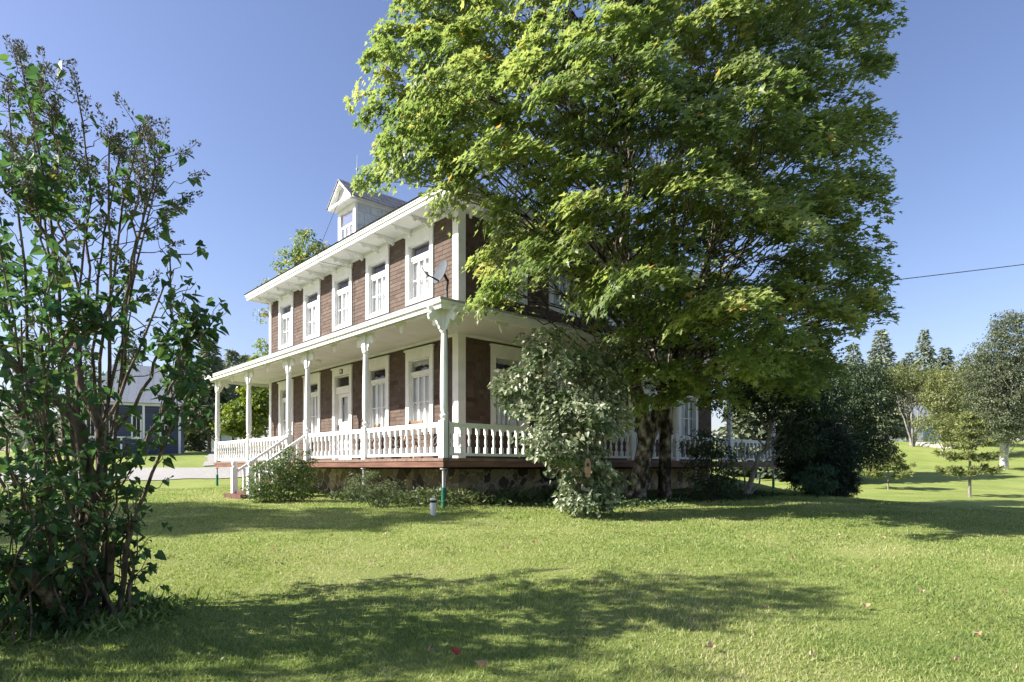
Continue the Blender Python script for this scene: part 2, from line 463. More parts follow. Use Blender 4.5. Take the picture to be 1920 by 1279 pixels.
def lawn_mat():
    m, nt, N, K, b = new_mat('lawn_ground')
    tc = N.new('ShaderNodeTexCoord')
    def nz(scale, detail=6, rough=.6):
        n = N.new('ShaderNodeTexNoise'); n.inputs['Scale'].default_value = scale; n.inputs['Detail'].default_value = detail
        n.inputs['Roughness'].default_value = rough
        K.new(tc.outputs['Object'], n.inputs[0]); return n
    a = nz(.35); f = nz(14, 10, .75); d = nz(.9, 5)
    cr = N.new('ShaderNodeValToRGB'); el = cr.color_ramp.elements
    el[0].position = .3; el[0].color = (.14, .19, .045, 1); el[1].position = .72; el[1].color = (.35, .375, .135, 1)
    e = el.new(.5); e.color = (.24, .295, .08, 1)
    mx0 = N.new('ShaderNodeMath'); mx0.operation = 'MULTIPLY_ADD'; mx0.inputs[1].default_value = .55
    ad = N.new('ShaderNodeMath'); ad.operation = 'MULTIPLY'; ad.inputs[1].default_value = .45
    K.new(f.outputs[0], ad.inputs[0]); K.new(a.outputs[0], mx0.inputs[0]); K.new(ad.outputs[0], mx0.inputs[2])
    K.new(mx0.outputs[0], cr.inputs[0])
    dr = N.new('ShaderNodeValToRGB'); dr.color_ramp.elements[0].position = .60; dr.color_ramp.elements[1].position = .78
    K.new(d.outputs[0], dr.inputs[0])
    ms = N.new('ShaderNodeMath'); ms.operation = 'MULTIPLY'; ms.inputs[1].default_value = .6
    K.new(dr.outputs[0], ms.inputs[0])
    mx = N.new('ShaderNodeMix'); mx.data_type = 'RGBA'; mx.inputs[7].default_value = (.38, .33, .18, 1)
    K.new(ms.outputs[0], mx.inputs[0]); K.new(cr.outputs[0], mx.inputs[6])
    K.new(mx.outputs[2], b.inputs['Base Color']); b.inputs['Roughness'].default_value = .9; b.inputs['Specular IOR Level'].default_value = .1
    g = nz(40, 8, .8)
    bp = N.new('ShaderNodeBump'); bp.inputs['Strength'].default_value = .8; bp.inputs['Distance'].default_value = .05
    K.new(g.outputs[0], bp.inputs['Height']); K.new(bp.outputs[0], b.inputs['Normal'])
    return m
M['lawn'] = lawn_mat()
M['gravel'] = noise_mat('pale_gravel', (.22, .215, .21), (.46, .44, .41), 26, .95, detail=10, bump=.8, bscale=40)
M['rock'] = noise_mat('pale_rock', (.28, .27, .25), (.48, .45, .41), 2.2, .9, bump=.8)
M['soil'] = noise_mat('bed_soil', (.05, .04, .03), (.17, .13, .09), 5, .95, bump=.8)


# ------------------------------------------------------------------ terrain
def H(X, Y):
    X = np.asarray(X, float); Y = np.asarray(Y, float)
    a = np.interp(Y, [-40, 0, 4.4, 8, 13, 18, 23, 28, 34, 42, 60, 120, 400], [-1.7, -1.58, -1.5, -1.13, -.85, -.85, -.74, -.42, .0, .93, 1.5, 3, 8])
    b = np.interp(Y, [-40, 0, 4.4, 8, 11, 14, 20, 30, 38, 55, 75, 95, 400], [-1.7, -1.58, -1.5, -1.16, -1.10, -1.45, -1.75, -1.52, -1.32, .05, 3.05, 3.4, 8])
    t = np.clip((X - 8.6) / 6.5, 0, 1); w = t * t * (3 - 2 * t)
    z = a * (1 - w) + b * w
    z = z + 0.025 * np.sin(X * .9 + 1.3 * np.sin(Y * .4)) * np.cos(Y * .7 + .5) + .012 * np.sin(X * 2.3 + Y * 1.7)
    return z + EYE

def Hs(x, y): return float(H(x, y))


def axis(segs):
    out = []
    for a, b, n in segs: out += list(np.linspace(a, b, n, endpoint=False))
    out.append(segs[-1][1]); return np.array(out)
gx = axis([(-400, -60, 20), (-60, -16, 44), (-16, 22, 190), (22, 70, 48), (70, 400, 20)])
gy = axis([(-40, 2, 20), (2, 26, 150), (26, 100, 90), (100, 600, 25)])
GX, GY = np.meshgrid(gx, gy)
GZ = H(GX, GY)
nx, ny = len(gx), len(gy)
ii, jj = np.meshgrid(np.arange(nx - 1), np.arange(ny - 1))
q = (jj * nx + ii)
Q = np.stack([q, q + 1, q + nx + 1, q + nx], -1).reshape(-1, 4)
tag(mesh_np('lawn', np.stack([GX, GY, GZ], -1).reshape(-1, 3), Q.ravel(), [4] * len(Q), M['lawn'], smooth=True), kind='structure')


def strip(name, pts, widths, mat, lift=0.02, sub=24, cross=7):
    """a band of ground following the terrain"""
    pts = np.array(pts, float); n = len(pts)
    t = np.linspace(0, n - 1, sub * (n - 1) + 1)
    cx = np.interp(t, range(n), pts[:, 0]); cy = np.interp(t, range(n), pts[:, 1]); w = np.interp(t, range(n), widths)
    for _ in range(12):
        cx[1:-1] = (cx[:-2] + cx[1:-1] * 2 + cx[2:]) / 4; cy[1:-1] = (cy[:-2] + cy[1:-1] * 2 + cy[2:]) / 4
    dx, dy = np.gradient(cx), np.gradient(cy); l = np.hypot(dx, dy)
    nxx, nyy = -dy / l, dx / l
    s = np.linspace(-.5, .5, cross)
    wob = 1 + .06 * np.sin(t * 9) + .04 * np.sin(t * 23 + 1)
    X = cx[:, None] + nxx[:, None] * s[None] * (w * wob)[:, None]; Yy = cy[:, None] + nyy[:, None] * s[None] * (w * wob)[:, None]
    Z = H(X, Yy) + lift
    m = len(t); i, j = np.meshgrid(np.arange(cross - 1), np.arange(m - 1)); q = j * cross + i
    Qs = np.stack([q, q + 1, q + cross + 1, q + cross], -1).reshape(-1, 4)
    return tag(mesh_np(name, np.stack([X, Yy, Z], -1).reshape(-1, 3), Qs.ravel(), [4] * len(Qs), mat, smooth=True), kind='structure')

strip('driveway', [(-60, 22), (-34, 26), (-20, 28.6), (-12, 31), (-3, 37), (10, 46)], [8, 8, 8, 7.5, 6, 6], M['gravel'], lift=.03)
strip('path', [(-15.5, 35), (-18.2, 41), (-21, 48), (-27, 62)], [3.0, 3.0, 3.0, 3.0], M['gravel'], lift=.045)

# ------------------------------------------------------------------ house
HX, HY = -1.403, 13.0
HROT = math.atan2(.674, .738)
HB = .65                          # world height of the house's base
house = empty('shingled_house', (HX, HY, HB), HROT)
tag(house, 'two storey brown shingled house with white trim, wraparound porch and roof dormer', 'house')
UX = np.array([math.cos(HROT), math.sin(HROT)]); UY = np.array([-math.sin(HROT), math.cos(HROT)])
def hl(h): return h + .85          # height above the eye -> house local z
def to_local(X, Y):
    dx, dy = X - HX, Y - HY
    return dx * UX[0] + dy * UX[1], dx * UY[0] + dy * UY[1]
def to_world(x, y):
    return HX + x * UX[0] + y * UY[0], HY + x * UX[1] + y * UY[1]

WX0, WX1, WY0, WY1 = 1.7, 13.55, 1.73, 13.55
ZB, ZS = hl(.05), hl(3.33)         # lower wall
ZU0, ZT = hl(3.33), hl(6.36)       # upper wall
DECK = hl(.19)
CW, OPW = 1.28, 0.98               # casing width and clear opening
FY = [3.395, 5.55, 7.70, 9.88, 12.04]     # front window centres along y
SX = [3.36, 5.50, 7.64, 9.78, 11.92]      # side window centres along x
UZ0, UZ1 = hl(4.38), hl(6.27)
LZ0, LZ1 = hl(.92), hl(3.165)
DZ0 = DECK + .02

def opening_list(cs, door):
    o = []
    for k, c in enumerate(cs):
        o.append((c - OPW / 2, c + OPW / 2, UZ0 + .14, UZ1 - .30))
        o.append((c - OPW / 2, c + OPW / 2, (DZ0 if (door and k == 2) else LZ0 + .12), LZ1 - .28))
    return o

def wall_panels(mb, a0, a1, z0, z1, ops, fn):
    """solid sheet with holes, split on the grid of the openings; fn(a, depth, z)"""
    As = sorted({a0, a1, *[o[0] for o in ops], *[o[1] for o in ops]}); Zs = sorted({z0, z1, *[o[2] for o in ops], *[o[3] for o in ops]})
    for i in range(len(As) - 1):
        for j in range(len(Zs) - 1):
            am, zm = (As[i] + As[i + 1]) / 2, (Zs[j] + Zs[j + 1]) / 2
            if any(o[0] < am < o[1] and o[2] < zm < o[3] for o in ops): continue
            vs = [fn(a, d, z) for d in (0, .16) for a, z in ((As[i], Zs[j]), (As[i + 1], Zs[j]), (As[i + 1], Zs[j + 1]), (As[i], Zs[j + 1]))]
            mb.add(vs, [(0, 1, 2, 3), (7, 6, 5, 4), (0, 4, 5, 1), (2, 6, 7, 3), (1, 5, 6, 2), (3, 7, 4, 0)])

fo, sop = opening_list(FY, True), opening_list(SX, False)
wb = MB()
wall_panels(wb, WY0, WY1, hl(-.05), ZT, fo, lambda a, d, z: (WX0 + d, a, z))
wall_panels(wb, WX0 + .161, WX1, hl(-.05), ZT, sop, lambda a, d, z: (a, WY0 + d, z))
wb.box(WX0 + .161, WX1, WY1 - .16, WY1, hl(-.05), ZT)
wb.box(WX1 - .16, WX1, WY0 + .161, WY1 - .161, hl(-.05), ZT)
wb.build('wall_sheathing', M['backing'], house)
fl = MB()
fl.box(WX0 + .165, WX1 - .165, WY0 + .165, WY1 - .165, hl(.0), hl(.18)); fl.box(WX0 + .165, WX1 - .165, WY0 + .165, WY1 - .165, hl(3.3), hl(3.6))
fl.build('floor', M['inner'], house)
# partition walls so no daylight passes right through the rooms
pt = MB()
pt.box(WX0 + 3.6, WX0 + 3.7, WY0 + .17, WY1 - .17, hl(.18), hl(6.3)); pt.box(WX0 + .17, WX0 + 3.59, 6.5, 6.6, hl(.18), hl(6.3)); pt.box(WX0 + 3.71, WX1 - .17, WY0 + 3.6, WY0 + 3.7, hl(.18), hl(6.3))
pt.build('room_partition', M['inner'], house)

# shingle courses, one quad face per shingle, tilted like real courses
def shingles(mb, a0, a1, z0, z1, ops, fn):
    rh = .112; z = z0; row = 0
    while z < z1 - .01:
        zt = min(z + rh, z1)
        a = a0 - random.random() * .2
        rj = random.uniform(-.15, .15)
        while a < a1:
            w = random.choice([.14, .17, .2, .23, .26, .3, .36]) * random.uniform(.9, 1.1)
            s0, s1 = max(a, a0), min(a + w - .006, a1)
            a += w
            segs = [(s0, s1)]
            for o in ops:                      # cut by the casings
                oa0, oa1, oz0, oz1 = o[0] - .10, o[1] + .10, o[2] - .08, o[3] + .24
                if zt > oz0 + .02 and z < oz1 - .02:
                    ns = []
                    for p, qq in segs:
                        if qq <= oa0 or p >= oa1: ns.append((p, qq)); continue
                        if p < oa0: ns.append((p, oa0))
                        if qq > oa1: ns.append((oa1, qq))
                    segs = ns
            t = min(1, max(0, random.gauss(.5 + rj * .4, .14)))
            for p, qq in segs:
                if qq - p < .02: continue
                db = -.017 + random.uniform(-.003, .003); zb = z - random.uniform(0, .004)
                mb.add([fn(p, db, zb), fn(qq, db, zb), fn(qq, -.006, zt + .012), fn(p, -.006, zt + .012), fn(p, 0, zb), fn(qq, 0, zb)],
                       [(0, 1, 2, 3), (4, 5, 1, 0), (4, 0, 3), (1, 5, 2)], t)
        z += rh; row += 1

sh = MB()
for (z0, z1) in ((hl(.06), ZS - .01), (hl(3.7), ZT - .02)):
    shingles(sh, WY0 + .2, WY1 - .02, z0, z1, fo, lambda a, d, z: (WX0 + d, a, z))
    shingles(sh, WX0 + .2, WX1 - .02, z0, z1, sop, lambda a, d, z: (a, WY0 + d, z))
sh.build('wall', M['shingle'], house, tint=True)

fd = MB()
fd.box(WX0 + .05, WX0 + .45, WY0 + .05, WY1 - .05, -1.0, hl(.12)); fd.box(WX0 + .46, WX1 - .05, WY0 + .05, WY0 + .45, -1.0, hl(.12))
fd.build('foundation', M['stone'], house)

# corner boards
for (z0, z1) in ((DECK + .01, ZS), (hl(3.6), ZT)):
    c = MB(); c.box(WX0 - .045, WX0 + .19, WY0 - .045, WY0 + .0, z0, z1); c.box(WX0 - .045, WX0, WY0 + .0, WY0 + .19, z0, z1)
    c.build('corner_board', M['white'], house)
    c = MB(); c.box(WX0 - .045, WX0, WY1 - .15, WY1 + .04, z0, z1); c.build('corner_board', M['white'], house)

# windows --------------------------------------------------------------
def window_meshes(h, zt0, zt1, head, var):
    """frame in local x (along the wall), y inward, z up from the casing's bottom; h total height, transom glass zt0..zt1"""
    f = MB(); hw = CW / 2; ow = OPW / 2
    f.box(-hw, -ow + .008, -.05, .0, 0.0, h - .05); f.box(ow - .008, hw, -.05, .0, 0.0, h - .05)
    f.box(-ow + .009, ow - .009, -.05, .0, 0, .125); f.box(-ow + .009, ow - .009, -.05, 0, h - head, h - .05)
    f.box(-hw - .03, hw + .03, -.085, 0.0, h - .049, h)                  # cap moulding
    f.box(-hw + .12, hw - .12, -.062, -.051, h - head + .0, h - head + .03)
    # jambs lining the reveal
    f.box(-ow, -ow + .03, .001, .15, .12, h - head); f.box(ow - .03, ow, .001, .15, .12, h - head)
    f.box(-ow + .031, ow - .031, .001, .15, h - head - .03, h - head); f.box(-ow + .031, ow - .031, .001, .15, .12, .15)
    # transom bar and stiles of the outer sash
    f.box(-ow + .031, ow - .031, .02, .09, zt0 - .11, zt0)
    y0, y1 = .045, .085
    zl = zt0 - .111
    f.box(-ow + .031, -ow + .07, y0, y1, .151, zl); f.box(ow - .07, ow - .031, y0, y1, .151, zl)
    iw = ow - .07
    for s in (-1, 1):
        f.box(s * iw / 3 - .028, s * iw / 3 + .028, y0, y1, .151, zl)
    f.box(-ow + .071, ow - .071, y0, y1, .151, .19); f.box(-ow + .071, ow - .071, y0, y1, zl - .045, zl)
    zm = .15 + (zl - .15) * .48
    for a0, a1 in ((-iw, -iw / 3 - .029), (-iw / 3 + .029, iw / 3 - .029), (iw / 3 + .029, iw)):
        f.box(a0, a1, y0 + .004, y1, zm - .014, zm + .014)
    g = MB()
    g.add([(-ow + .03, .066, .15), (ow - .03, .066, .15), (ow - .03, .066, zl), (-ow + .03, .066, zl)], [(0, 1, 2, 3)])
    g.add([(-ow + .03, .066, zt0), (ow - .03, .066, zt0), (ow - .03, .066, h - head - .03), (-ow + .03, .066, h - head - .03)], [(0, 1, 2, 3)])
    c = MB()
    n = 61; zc0, zc1 = .16, zl + .02
    xs = np.linspace(-ow + .035, ow - .035, n)
    r_ = random.Random(var * 7 + 1); fr, ph, gap = r_.uniform(.6, 1.1), r_.uniform(0, 6), r_.choice([0, 2, 5])
    yy = [.135 + .022 * math.sin(k * fr + ph) + .014 * math.sin(k * .37 + ph) for k in range(n)]
    for k in range(n - 1):
        if abs(k - 30 - r_.uniform(-.6, .6)) < gap / 2: continue
        c.add([(xs[k], yy[k], zc0), (xs[k + 1], yy[k + 1], zc0), (xs[k + 1], yy[k + 1] * .7 + .04, zc1), (xs[k], yy[k] * .7 + .04, zc1)], [(0, 1, 2, 3)])
    if var % 2 == 0:                                   # a short valance in the transom
        zv = h - head - r_.uniform(.10, .16)
        for k in range(n - 1): c.add([(xs[k], yy[k], zv - .012 * math.sin(k * .5)), (xs[k + 1], yy[k + 1], zv - .012 * math.sin(k * .5 + .5)), (xs[k + 1], yy[k + 1], h - head), (xs[k], yy[k], h - head)], [(0, 1, 2, 3)])
    me = []
    for mb, nm, mt in ((f, 'window', M['white']), (g, 'pane', M['glass']), (c, 'curtain', M['curtain'])):
        o = mb.build(nm, mt); me.append(o)
    return me

def put(tree, loc, rz):
    f = tree[0].copy(); COL.objects.link(f); f.parent = house; f.location = loc; f.rotation_euler = (0, 0, rz)
    for c in tree[1:]:
        k = c.copy(); COL.objects.link(k); k.parent = f; k.location = (0, 0, 0)
    return f

hu, hlw = UZ1 - UZ0, LZ1 - LZ0
ups = [window_meshes(hu, hl(5.66) - UZ0, hl(5.92) - UZ0, .31, 2 * k + 1) for k in range(3)]
lows = [window_meshes(hlw, hl(2.56) - LZ0, hl(2.87) - LZ0, .30, k) for k in range(4)]
for k, c in enumerate(FY): put(ups[(k * 2) % 3], (WX0, c, UZ0), -math.pi / 2)
for k, c in enumerate(FY):
    if k != 2: put(lows[k % 4], (WX0, c, LZ0), -math.pi / 2)
for k, c in enumerate(SX): put(ups[(k + 1) % 3], (c, WY0, UZ0), 0); put(lows[(k + 2) % 4], (c, WY0, LZ0), 0)
for tr_ in ups + lows:
    for o_ in tr_: bpy.data.objects.remove(o_)

# door ------------------------------------------------------------------
dh = LZ1 - DECK
d = MB(); hw, ow = CW / 2, OPW / 2
d.box(-hw, -ow + .008, -.05, 0, .02, dh - .05); d.box(ow - .008, hw, -.05, 0, .02, dh - .05)
d.box(-ow + .009, ow - .009, -.05, 0, dh - .27, dh - .05); d.box(-hw - .03, hw + .03, -.085, 0, dh - .049, dh)
d.box(-ow, -ow + .03, .001, .15, .02, dh - .28); d.box(ow - .03, ow, .001, .15, .02, dh - .28)
d.box(-ow + .031, ow - .031, .001, .15, dh - .31, dh - .28)
tb = hl(2.55) - DECK
d.box(-ow + .031, ow - .031, .0, .12, tb - .22, tb)
d.build('door_frame', M['white'], house, loc=(WX0, FY[2], DECK), rz=-math.pi / 2)
dd = MB(); x0, x1 = -ow + .035, ow - .035; y0, y1 = .06, .105; zt = tb - .225
g0, g1 = hl(1.43) - DECK, hl(2.22) - DECK
dd.box(x0, x0 + .24, y0, y1, .03, zt); dd.box(x1 - .24, x1, y0, y1, .03, zt)
dd.box(x0 + .241, x1 - .241, y0, y1, .03, .25); dd.box(x0 + .241, x1 - .241, y0, y1, g1, zt); dd.box(x0 + .241, x1 - .241, y0, y1, g0 - .35, g0)
dd.box(x0 + .241, x1 - .241, y0 + .02, y1, .251, g0 - .351)
dd.box(x0 + .20, x1 - .20, y0 - .03, y0 - .001, g0 - .05, g0 + .0); dd.box(x0 + .1, x1 - .1, y0 - .015, y0 - .001, g0 - .24, g0 - .21)
dd.box(x0 + .3, x1 - .3, y0 + .005, y0 + .019, .35, g0 - .45)
door = dd.build('door', M['white'], house, loc=(WX0, FY[2], DECK), rz=-math.pi / 2)
g = MB(); g.add([(x0 + .24, .08, g0), (x1 - .24, .08, g0), (x1 - .24, .08, g1), (x0 + .24, .08, g1)], [(0, 1, 2, 3)])
g.build('door_pane', M['glass'], door)
g = MB(); g.add([(x0, .07, tb), (x1, .07, tb), (x1, .07, dh - .3), (x0, .07, dh - .3)], [(0, 1, 2, 3)])
g.build('transom_pane', M['glass'], door)
c = MB()
for k in range(24):
    xa, xb = x0 + .25 + k * .0165, x0 + .25 + (k + 1) * .0165
    c.add([(xa, .15 + .02 * math.sin(k), g0), (xb, .15 + .02 * math.sin(k + 1), g0), (xb, .15 + .02 * math.sin(k + 1), g1), (xa, .15 + .02 * math.sin(k), g1)], [(0, 1, 2, 3)])
c.build('curtain', M['curtain'], door)
hd = MB(); hd.tube([(x0 + .07, y0 - .02, g0 - .16), (x0 + .07, y0 - .07, g0 - .16), (x0 + .2, y0 - .07, g0 - .165)], [.014, .014, .012], 6); hd.box(x0 + .045, x0 + .095, y0 - .012, y0 - .001, g0 - .26, g0 - .08)
hd.build('handle', M['dark_metal'], door)
pl = MB(); pl.box(-.085, .085, -.075, -.052, dh - .22, dh - .08); pp = pl.build('number_plate', M['dark_metal'], house, loc=(WX0, FY[2], DECK), rz=-math.pi / 2)
pl = MB(); pl.box(-.045, .045, -.079, -.0755, dh - .185, dh - .115); pl.build('plate_face', M['white'], pp)

# porch ------------------------------------------------------------------
DX1, DY1 = 15.0, 14.42
dk = MB()
dk.box(-.12, WX0, -.12, DY1, DECK - .06, DECK); dk.box(WX0 + .001, DX1, -.12, WY0, DECK - .06, DECK)
dk.build('porch_deck', M['deck'], house)
fs = MB()
fs.box(-.10, -.05, -.10, DY1 - .04, hl(.0), DECK - .061); fs.box(-.049, DX1 - .04, -.10, -.05, hl(0), DECK - .061); fs.box(-.049, WX0, DY1 - .09, DY1 - .04, hl(0), DECK - .061)
fs.build('deck_fascia', M['fascia'], house)
js = MB()
for k in range(1, 20):
    y = k * .72
    js.box(0, WX0, y - .03, y + .03, hl(-.0), DECK - .062)
    js.box(k * .72 + 1.7, k * .72 + 1.76, 0, WY0, hl(0), DECK - .062)
js.build('deck_joists', M['fascia'], house)

COLS_F = [0, 3.23, 6.51, 7.80, 11.08, 14.3]
COLS_S = [3.17, 6.36, 8.50, 11.7, 14.88]
RAIL = hl(.94)
def column_mesh():
    c = MB()
    c.box(-.085, .085, -.085, .085, 0, RAIL - DECK + .03)
    z = RAIL - DECK + .03
    T = hl(3.27) - DECK
    prof = [(.075, z), (.075, z + .02), (.06, z + .04), (.088, z + .07), (.092, z + .10), (.07, z + .13), (.062, z + .16), (.082, z + .24), (.088, z + .5), (.086, z + .9),
            (.066, T - .56), (.062, T - .5), (.085, T - .48), (.088, T - .45), (.07, T - .42), (.075, T - .40)]
    c.lathe(prof, n=16)
    c.box(-.075, .075, -.075, .075, T - .40, T)
    c.box(-.10, .10, -.10, .10, T - .06, T - .001)
    return c
scroll = [(0, 0), (.03, -.02), (.06, .0), (.07, .05), (.11, .10), (.13, .17), (.18, .20), (.21, .16), (.26, .13), (.31, .16), (.335, .22), (.32, .28), (.27, .30), (.27, .34), (.33, .36), (.345, .42), (0, .42)]
def bracket_mesh(direction):
    b = MB()
    dx, dy = direction
    T = hl(3.27) - DECK
    off = .075
    b.prism(scroll, lambda a, h, t: (dx * (a + off) + dy * t, dy * (a + off) + dx * t, T - .42 + h), -.03, .03)
    # turned bead on the scroll
    b.lathe([(.035, T - .22), (.045, T - .19), (.035, T - .16)], cx=dx * .37, cy=dy * .37, n=8)
    return b
col_o = None; br_mesh = {}
for dirn in ((1, 0), (-1, 0), (0, 1), (0, -1)):
    br_mesh[dirn] = bracket_mesh(dirn)
def put_column(x, y, dirs):
    global col_o
    if col_o is None:
        c = column_mesh().build('porch_column', M['white'], house, smooth=True); col_o = c
    else:
        c = col_o.copy(); COL.objects.link(c); c.parent = house
    c.location = (x, y, DECK)
    for d_ in dirs:
        k = br_mesh[d_]
        if isinstance(k, MB): k = br_mesh[d_] = k.build('scroll_bracket', M['white'], c)
        else:
            k = k.copy(); COL.objects.link(k)
        k.parent = c; k.location = (0, 0, 0)
    return c
for i, y in enumerate(COLS_F):
    dirs = [(0, 1), (0, -1)]
    if i == 0: dirs = [(0, 1), (1, 0), (-1, 0), (0, -1)]
    if i == 5: dirs = [(0, -1), (1, 0)]
    if i == 2: dirs = [(0, -1), (0, 1)]
    put_column(0, y, dirs)
for x in COLS_S: put_column(x, 0, [(1, 0), (-1, 0)])

pend = [(-.16, .12), (-.19, .08), (-.17, .03), (-.12, .01), (-.09, .04), (-.07, .0), (-.04, -.09), (0, -.15), (.04, -.09), (.07, 0), (.09, .04), (.12, .01), (.17, .03), (.19, .08), (.16, .12)]
pm = None
def put_pend(x, y, rz):
    global pm
    if pm is None:
        b = MB(); b.prism(pend, lambda a, h, t: (a, t, h), -.02, .02); pm = b.build('scroll_pendant', M['white'], house)
        o = pm
    else:
        o = pm.copy(); COL.objects.link(o); o.parent = house
    o.location = (x, y, hl(3.16)); o.rotation_euler = (0, 0, rz)
for a, b in zip(COLS_F[:-1], COLS_F[1:]):
    if b - a > 2: put_pend(0, (a + b) / 2, math.pi / 2)
for a, b in zip([0] + COLS_S[:-1], COLS_S):
    if b - a > 2.5: put_pend((a + b) / 2, 0, 0)

# railings, turned balusters
balo = None
def baluster():
    h = RAIL - DECK - .05; z0 = .13
    b = MB()
    b.box(-.036, .036, -.036, .036, z0 - .02, z0 + .11); b.box(-.036, .036, -.036, .036, h - .19, h - .05)
    prof = [(.02, z0 + .11), (.030, z0 + .13), (.022, z0 + .15), (.034, z0 + .21), (.034, z0 + .26), (.022, h - .27), (.020, h - .25), (.031, h - .22), (.024, h - .19)]
    b.lathe(prof, n=8)
    return b
def railing(a, b, horizontal, spacing=.235, n_ind=True, far=None):
    """a..b along y (front, x=0) or along x (side, y=0)"""
    global balo
    L = b - a
    r = MB()
    h = RAIL - DECK
    r.box(0, L, -.045, .045, h - .05, h); r.box(0, L, -.03, .03, h - .1, h - .051); r.box(0, L, -.035, .035, .05, .11)
    rz = 0 if horizontal else math.pi / 2
    loc = (a, 0, DECK) if horizontal else (0, a, DECK)
    if far: loc = far
    ro = r.build('railing', M['white'], house, loc=loc, rz=rz)
    n = max(2, int(round(L / spacing)))
    for k in range(n):
        x = (k + .5) * L / n
        if balo is None:
            balo = baluster().build('baluster', M['white'], ro, smooth=True); o = balo
        else:
            o = balo.copy(); COL.objects.link(o)
        o.parent = ro; o.location = (x, 0, 0)
    return ro
for k in (0, 1, 3, 4): railing(COLS_F[k] + .087, COLS_F[k + 1] - .087, False)
xs = [0] + COLS_S
for k in range(5):
    railing(xs[k] + .087, xs[k + 1] - .087, True, spacing=.235 if k < 2 else .28)

# porch ceiling, fascia, gutter, roof
EX, EY, EX1, EY1 = -.30, -.30, 15.2, 14.62
ce = MB()
zc = hl(3.30)
ce.add([(EX + .06, EY + .06, zc), (WX0, WY0, zc), (WX0, WY1, zc), (EX + .06, EY1 - .06, zc)], [(0, 1, 2, 3)])
ce.add([(WX0, WY1, zc), (WX0 + 3, WY1, zc), (WX0 + 3, EY1 - .06, zc), (EX + .06, EY1 - .06, zc)], [(0, 1, 2, 3)])
ce.build('porch_ceiling', M['soffit'], house)
ce = MB(); ce.add([(EX + .06, EY + .06, zc), (EX1 - .06, EY + .06, zc), (EX1 - .06, WY0, zc), (WX0, WY0, zc)], [(0, 1, 2, 3)])
ce.build('porch_ceiling', M['beadboard'], house)
fa = MB()
fa.box(EX, EX + .05, EY, EY1, hl(3.20), hl(3.37)); fa.box(EX + .051, EX1, EY, EY + .05, hl(3.20), hl(3.37)); fa.box(EX + .051, WX0 + 3, EY1 - .05, EY1, hl(3.2), hl(3.37))
fa.box(EX - .05, EX - .001, EY - .05, EY1 + .05, hl(3.30), hl(3.40)); fa.box(EX, EX1, EY - .05, EY - .001, hl(3.30), hl(3.40)); fa.box(EX, WX0 + 3, EY1 + .001, EY1 + .05, hl(3.3), hl(3.4))
fa.box(-.07, .07, .0, COLS_F[-1], hl(3.245), zc - .002); fa.box(.071, COLS_S[-1], -.07, .07, hl(3.245), zc - .002)
# bed mould where the ceiling meets the walls
fa.box(WX0 - .05, WX0 - .001, WY0 - .05, WY1, zc - .07, zc - .002); fa.box(WX0, WX1, WY0 - .05, WY0 - .001, zc - .07, zc - .002)
fa.build('porch_fascia', M['white'], house)
pr = MB()
z0, z1 = hl(3.405), hl(3.92)
e = .06
for dz in (0, -.05):
    pr.add([(EX - e, EY1 + e, z0 + dz), (EX - e, EY - e, z0 + dz), (WX0, WY0, z1 + dz), (WX0, WY1, z1 + dz)], [(0, 1, 2, 3)])
    pr.add([(EX - e, EY - e, z0 + dz), (EX1, EY - e, z0 + dz), (EX1, WY0, z1 + dz), (WX0, WY0, z1 + dz)], [(0, 1, 2, 3)])
    pr.add([(EX - e, EY1 + e, z0 + dz), (WX0, WY1, z1 + dz), (WX0 + 3, WY1, z1 + dz), (WX0 + 3, EY1 + e, z0 + dz)], [(0, 1, 2, 3)])
pr.add([(EX - e, EY1 + e, z0), (EX - e, EY - e, z0), (EX - e, EY - e, z0 - .05), (EX - e, EY1 + e, z0 - .05)], [(0, 1, 2, 3)])
pr.add([(EX - e, EY - e, z0), (EX1, EY - e, z0), (EX1, EY - e, z0 - .05), (EX - e, EY - e, z0 - .05)], [(0, 1, 2, 3)])
pr.add([(EX - e, EY1 + e, z0), (WX0 + 3, EY1 + e, z0), (WX0 + 3, EY1 + e, z0 - .05), (EX - e, EY1 + e, z0 - .05)], [(0, 1, 2, 3)])
pr.build('porch_roof', M['proof'], house)
cl = MB(); cl.lathe([(.05, zc - .005), (.09, zc - .02), (.10, zc - .06), (.07, zc - .12), (.02, zc - .15)], cx=.9, cy=7.75, n=12)
cl.build('ceiling_light', M['white_worn'], house, smooth=True)

# deck supports: steel jack posts with green sleeves
for (x, y) in ((-.02, .0), (-.02, 3.3), (-.02, 14.3), (5.0, -.02), (9.6, -.02), (14.85, -.02)):
    wx, wy = to_world(x, y); gz = Hs(wx, wy) - HB - .05
    p = MB(); p.lathe([(.028, gz), (.028, hl(0.0) - .05), (.07, hl(0.0) - .045), (.07, hl(0) - .02)], cx=x, cy=y, n=10)
    po = p.build('deck_post', M['steel'], house, smooth=True)
    p = MB(); p.lathe([(.045, gz), (.045, gz + .46), (.03, gz + .47)], cx=x, cy=y, n=10); p.build('post_sleeve', M['green_sleeve'], po, smooth=True)

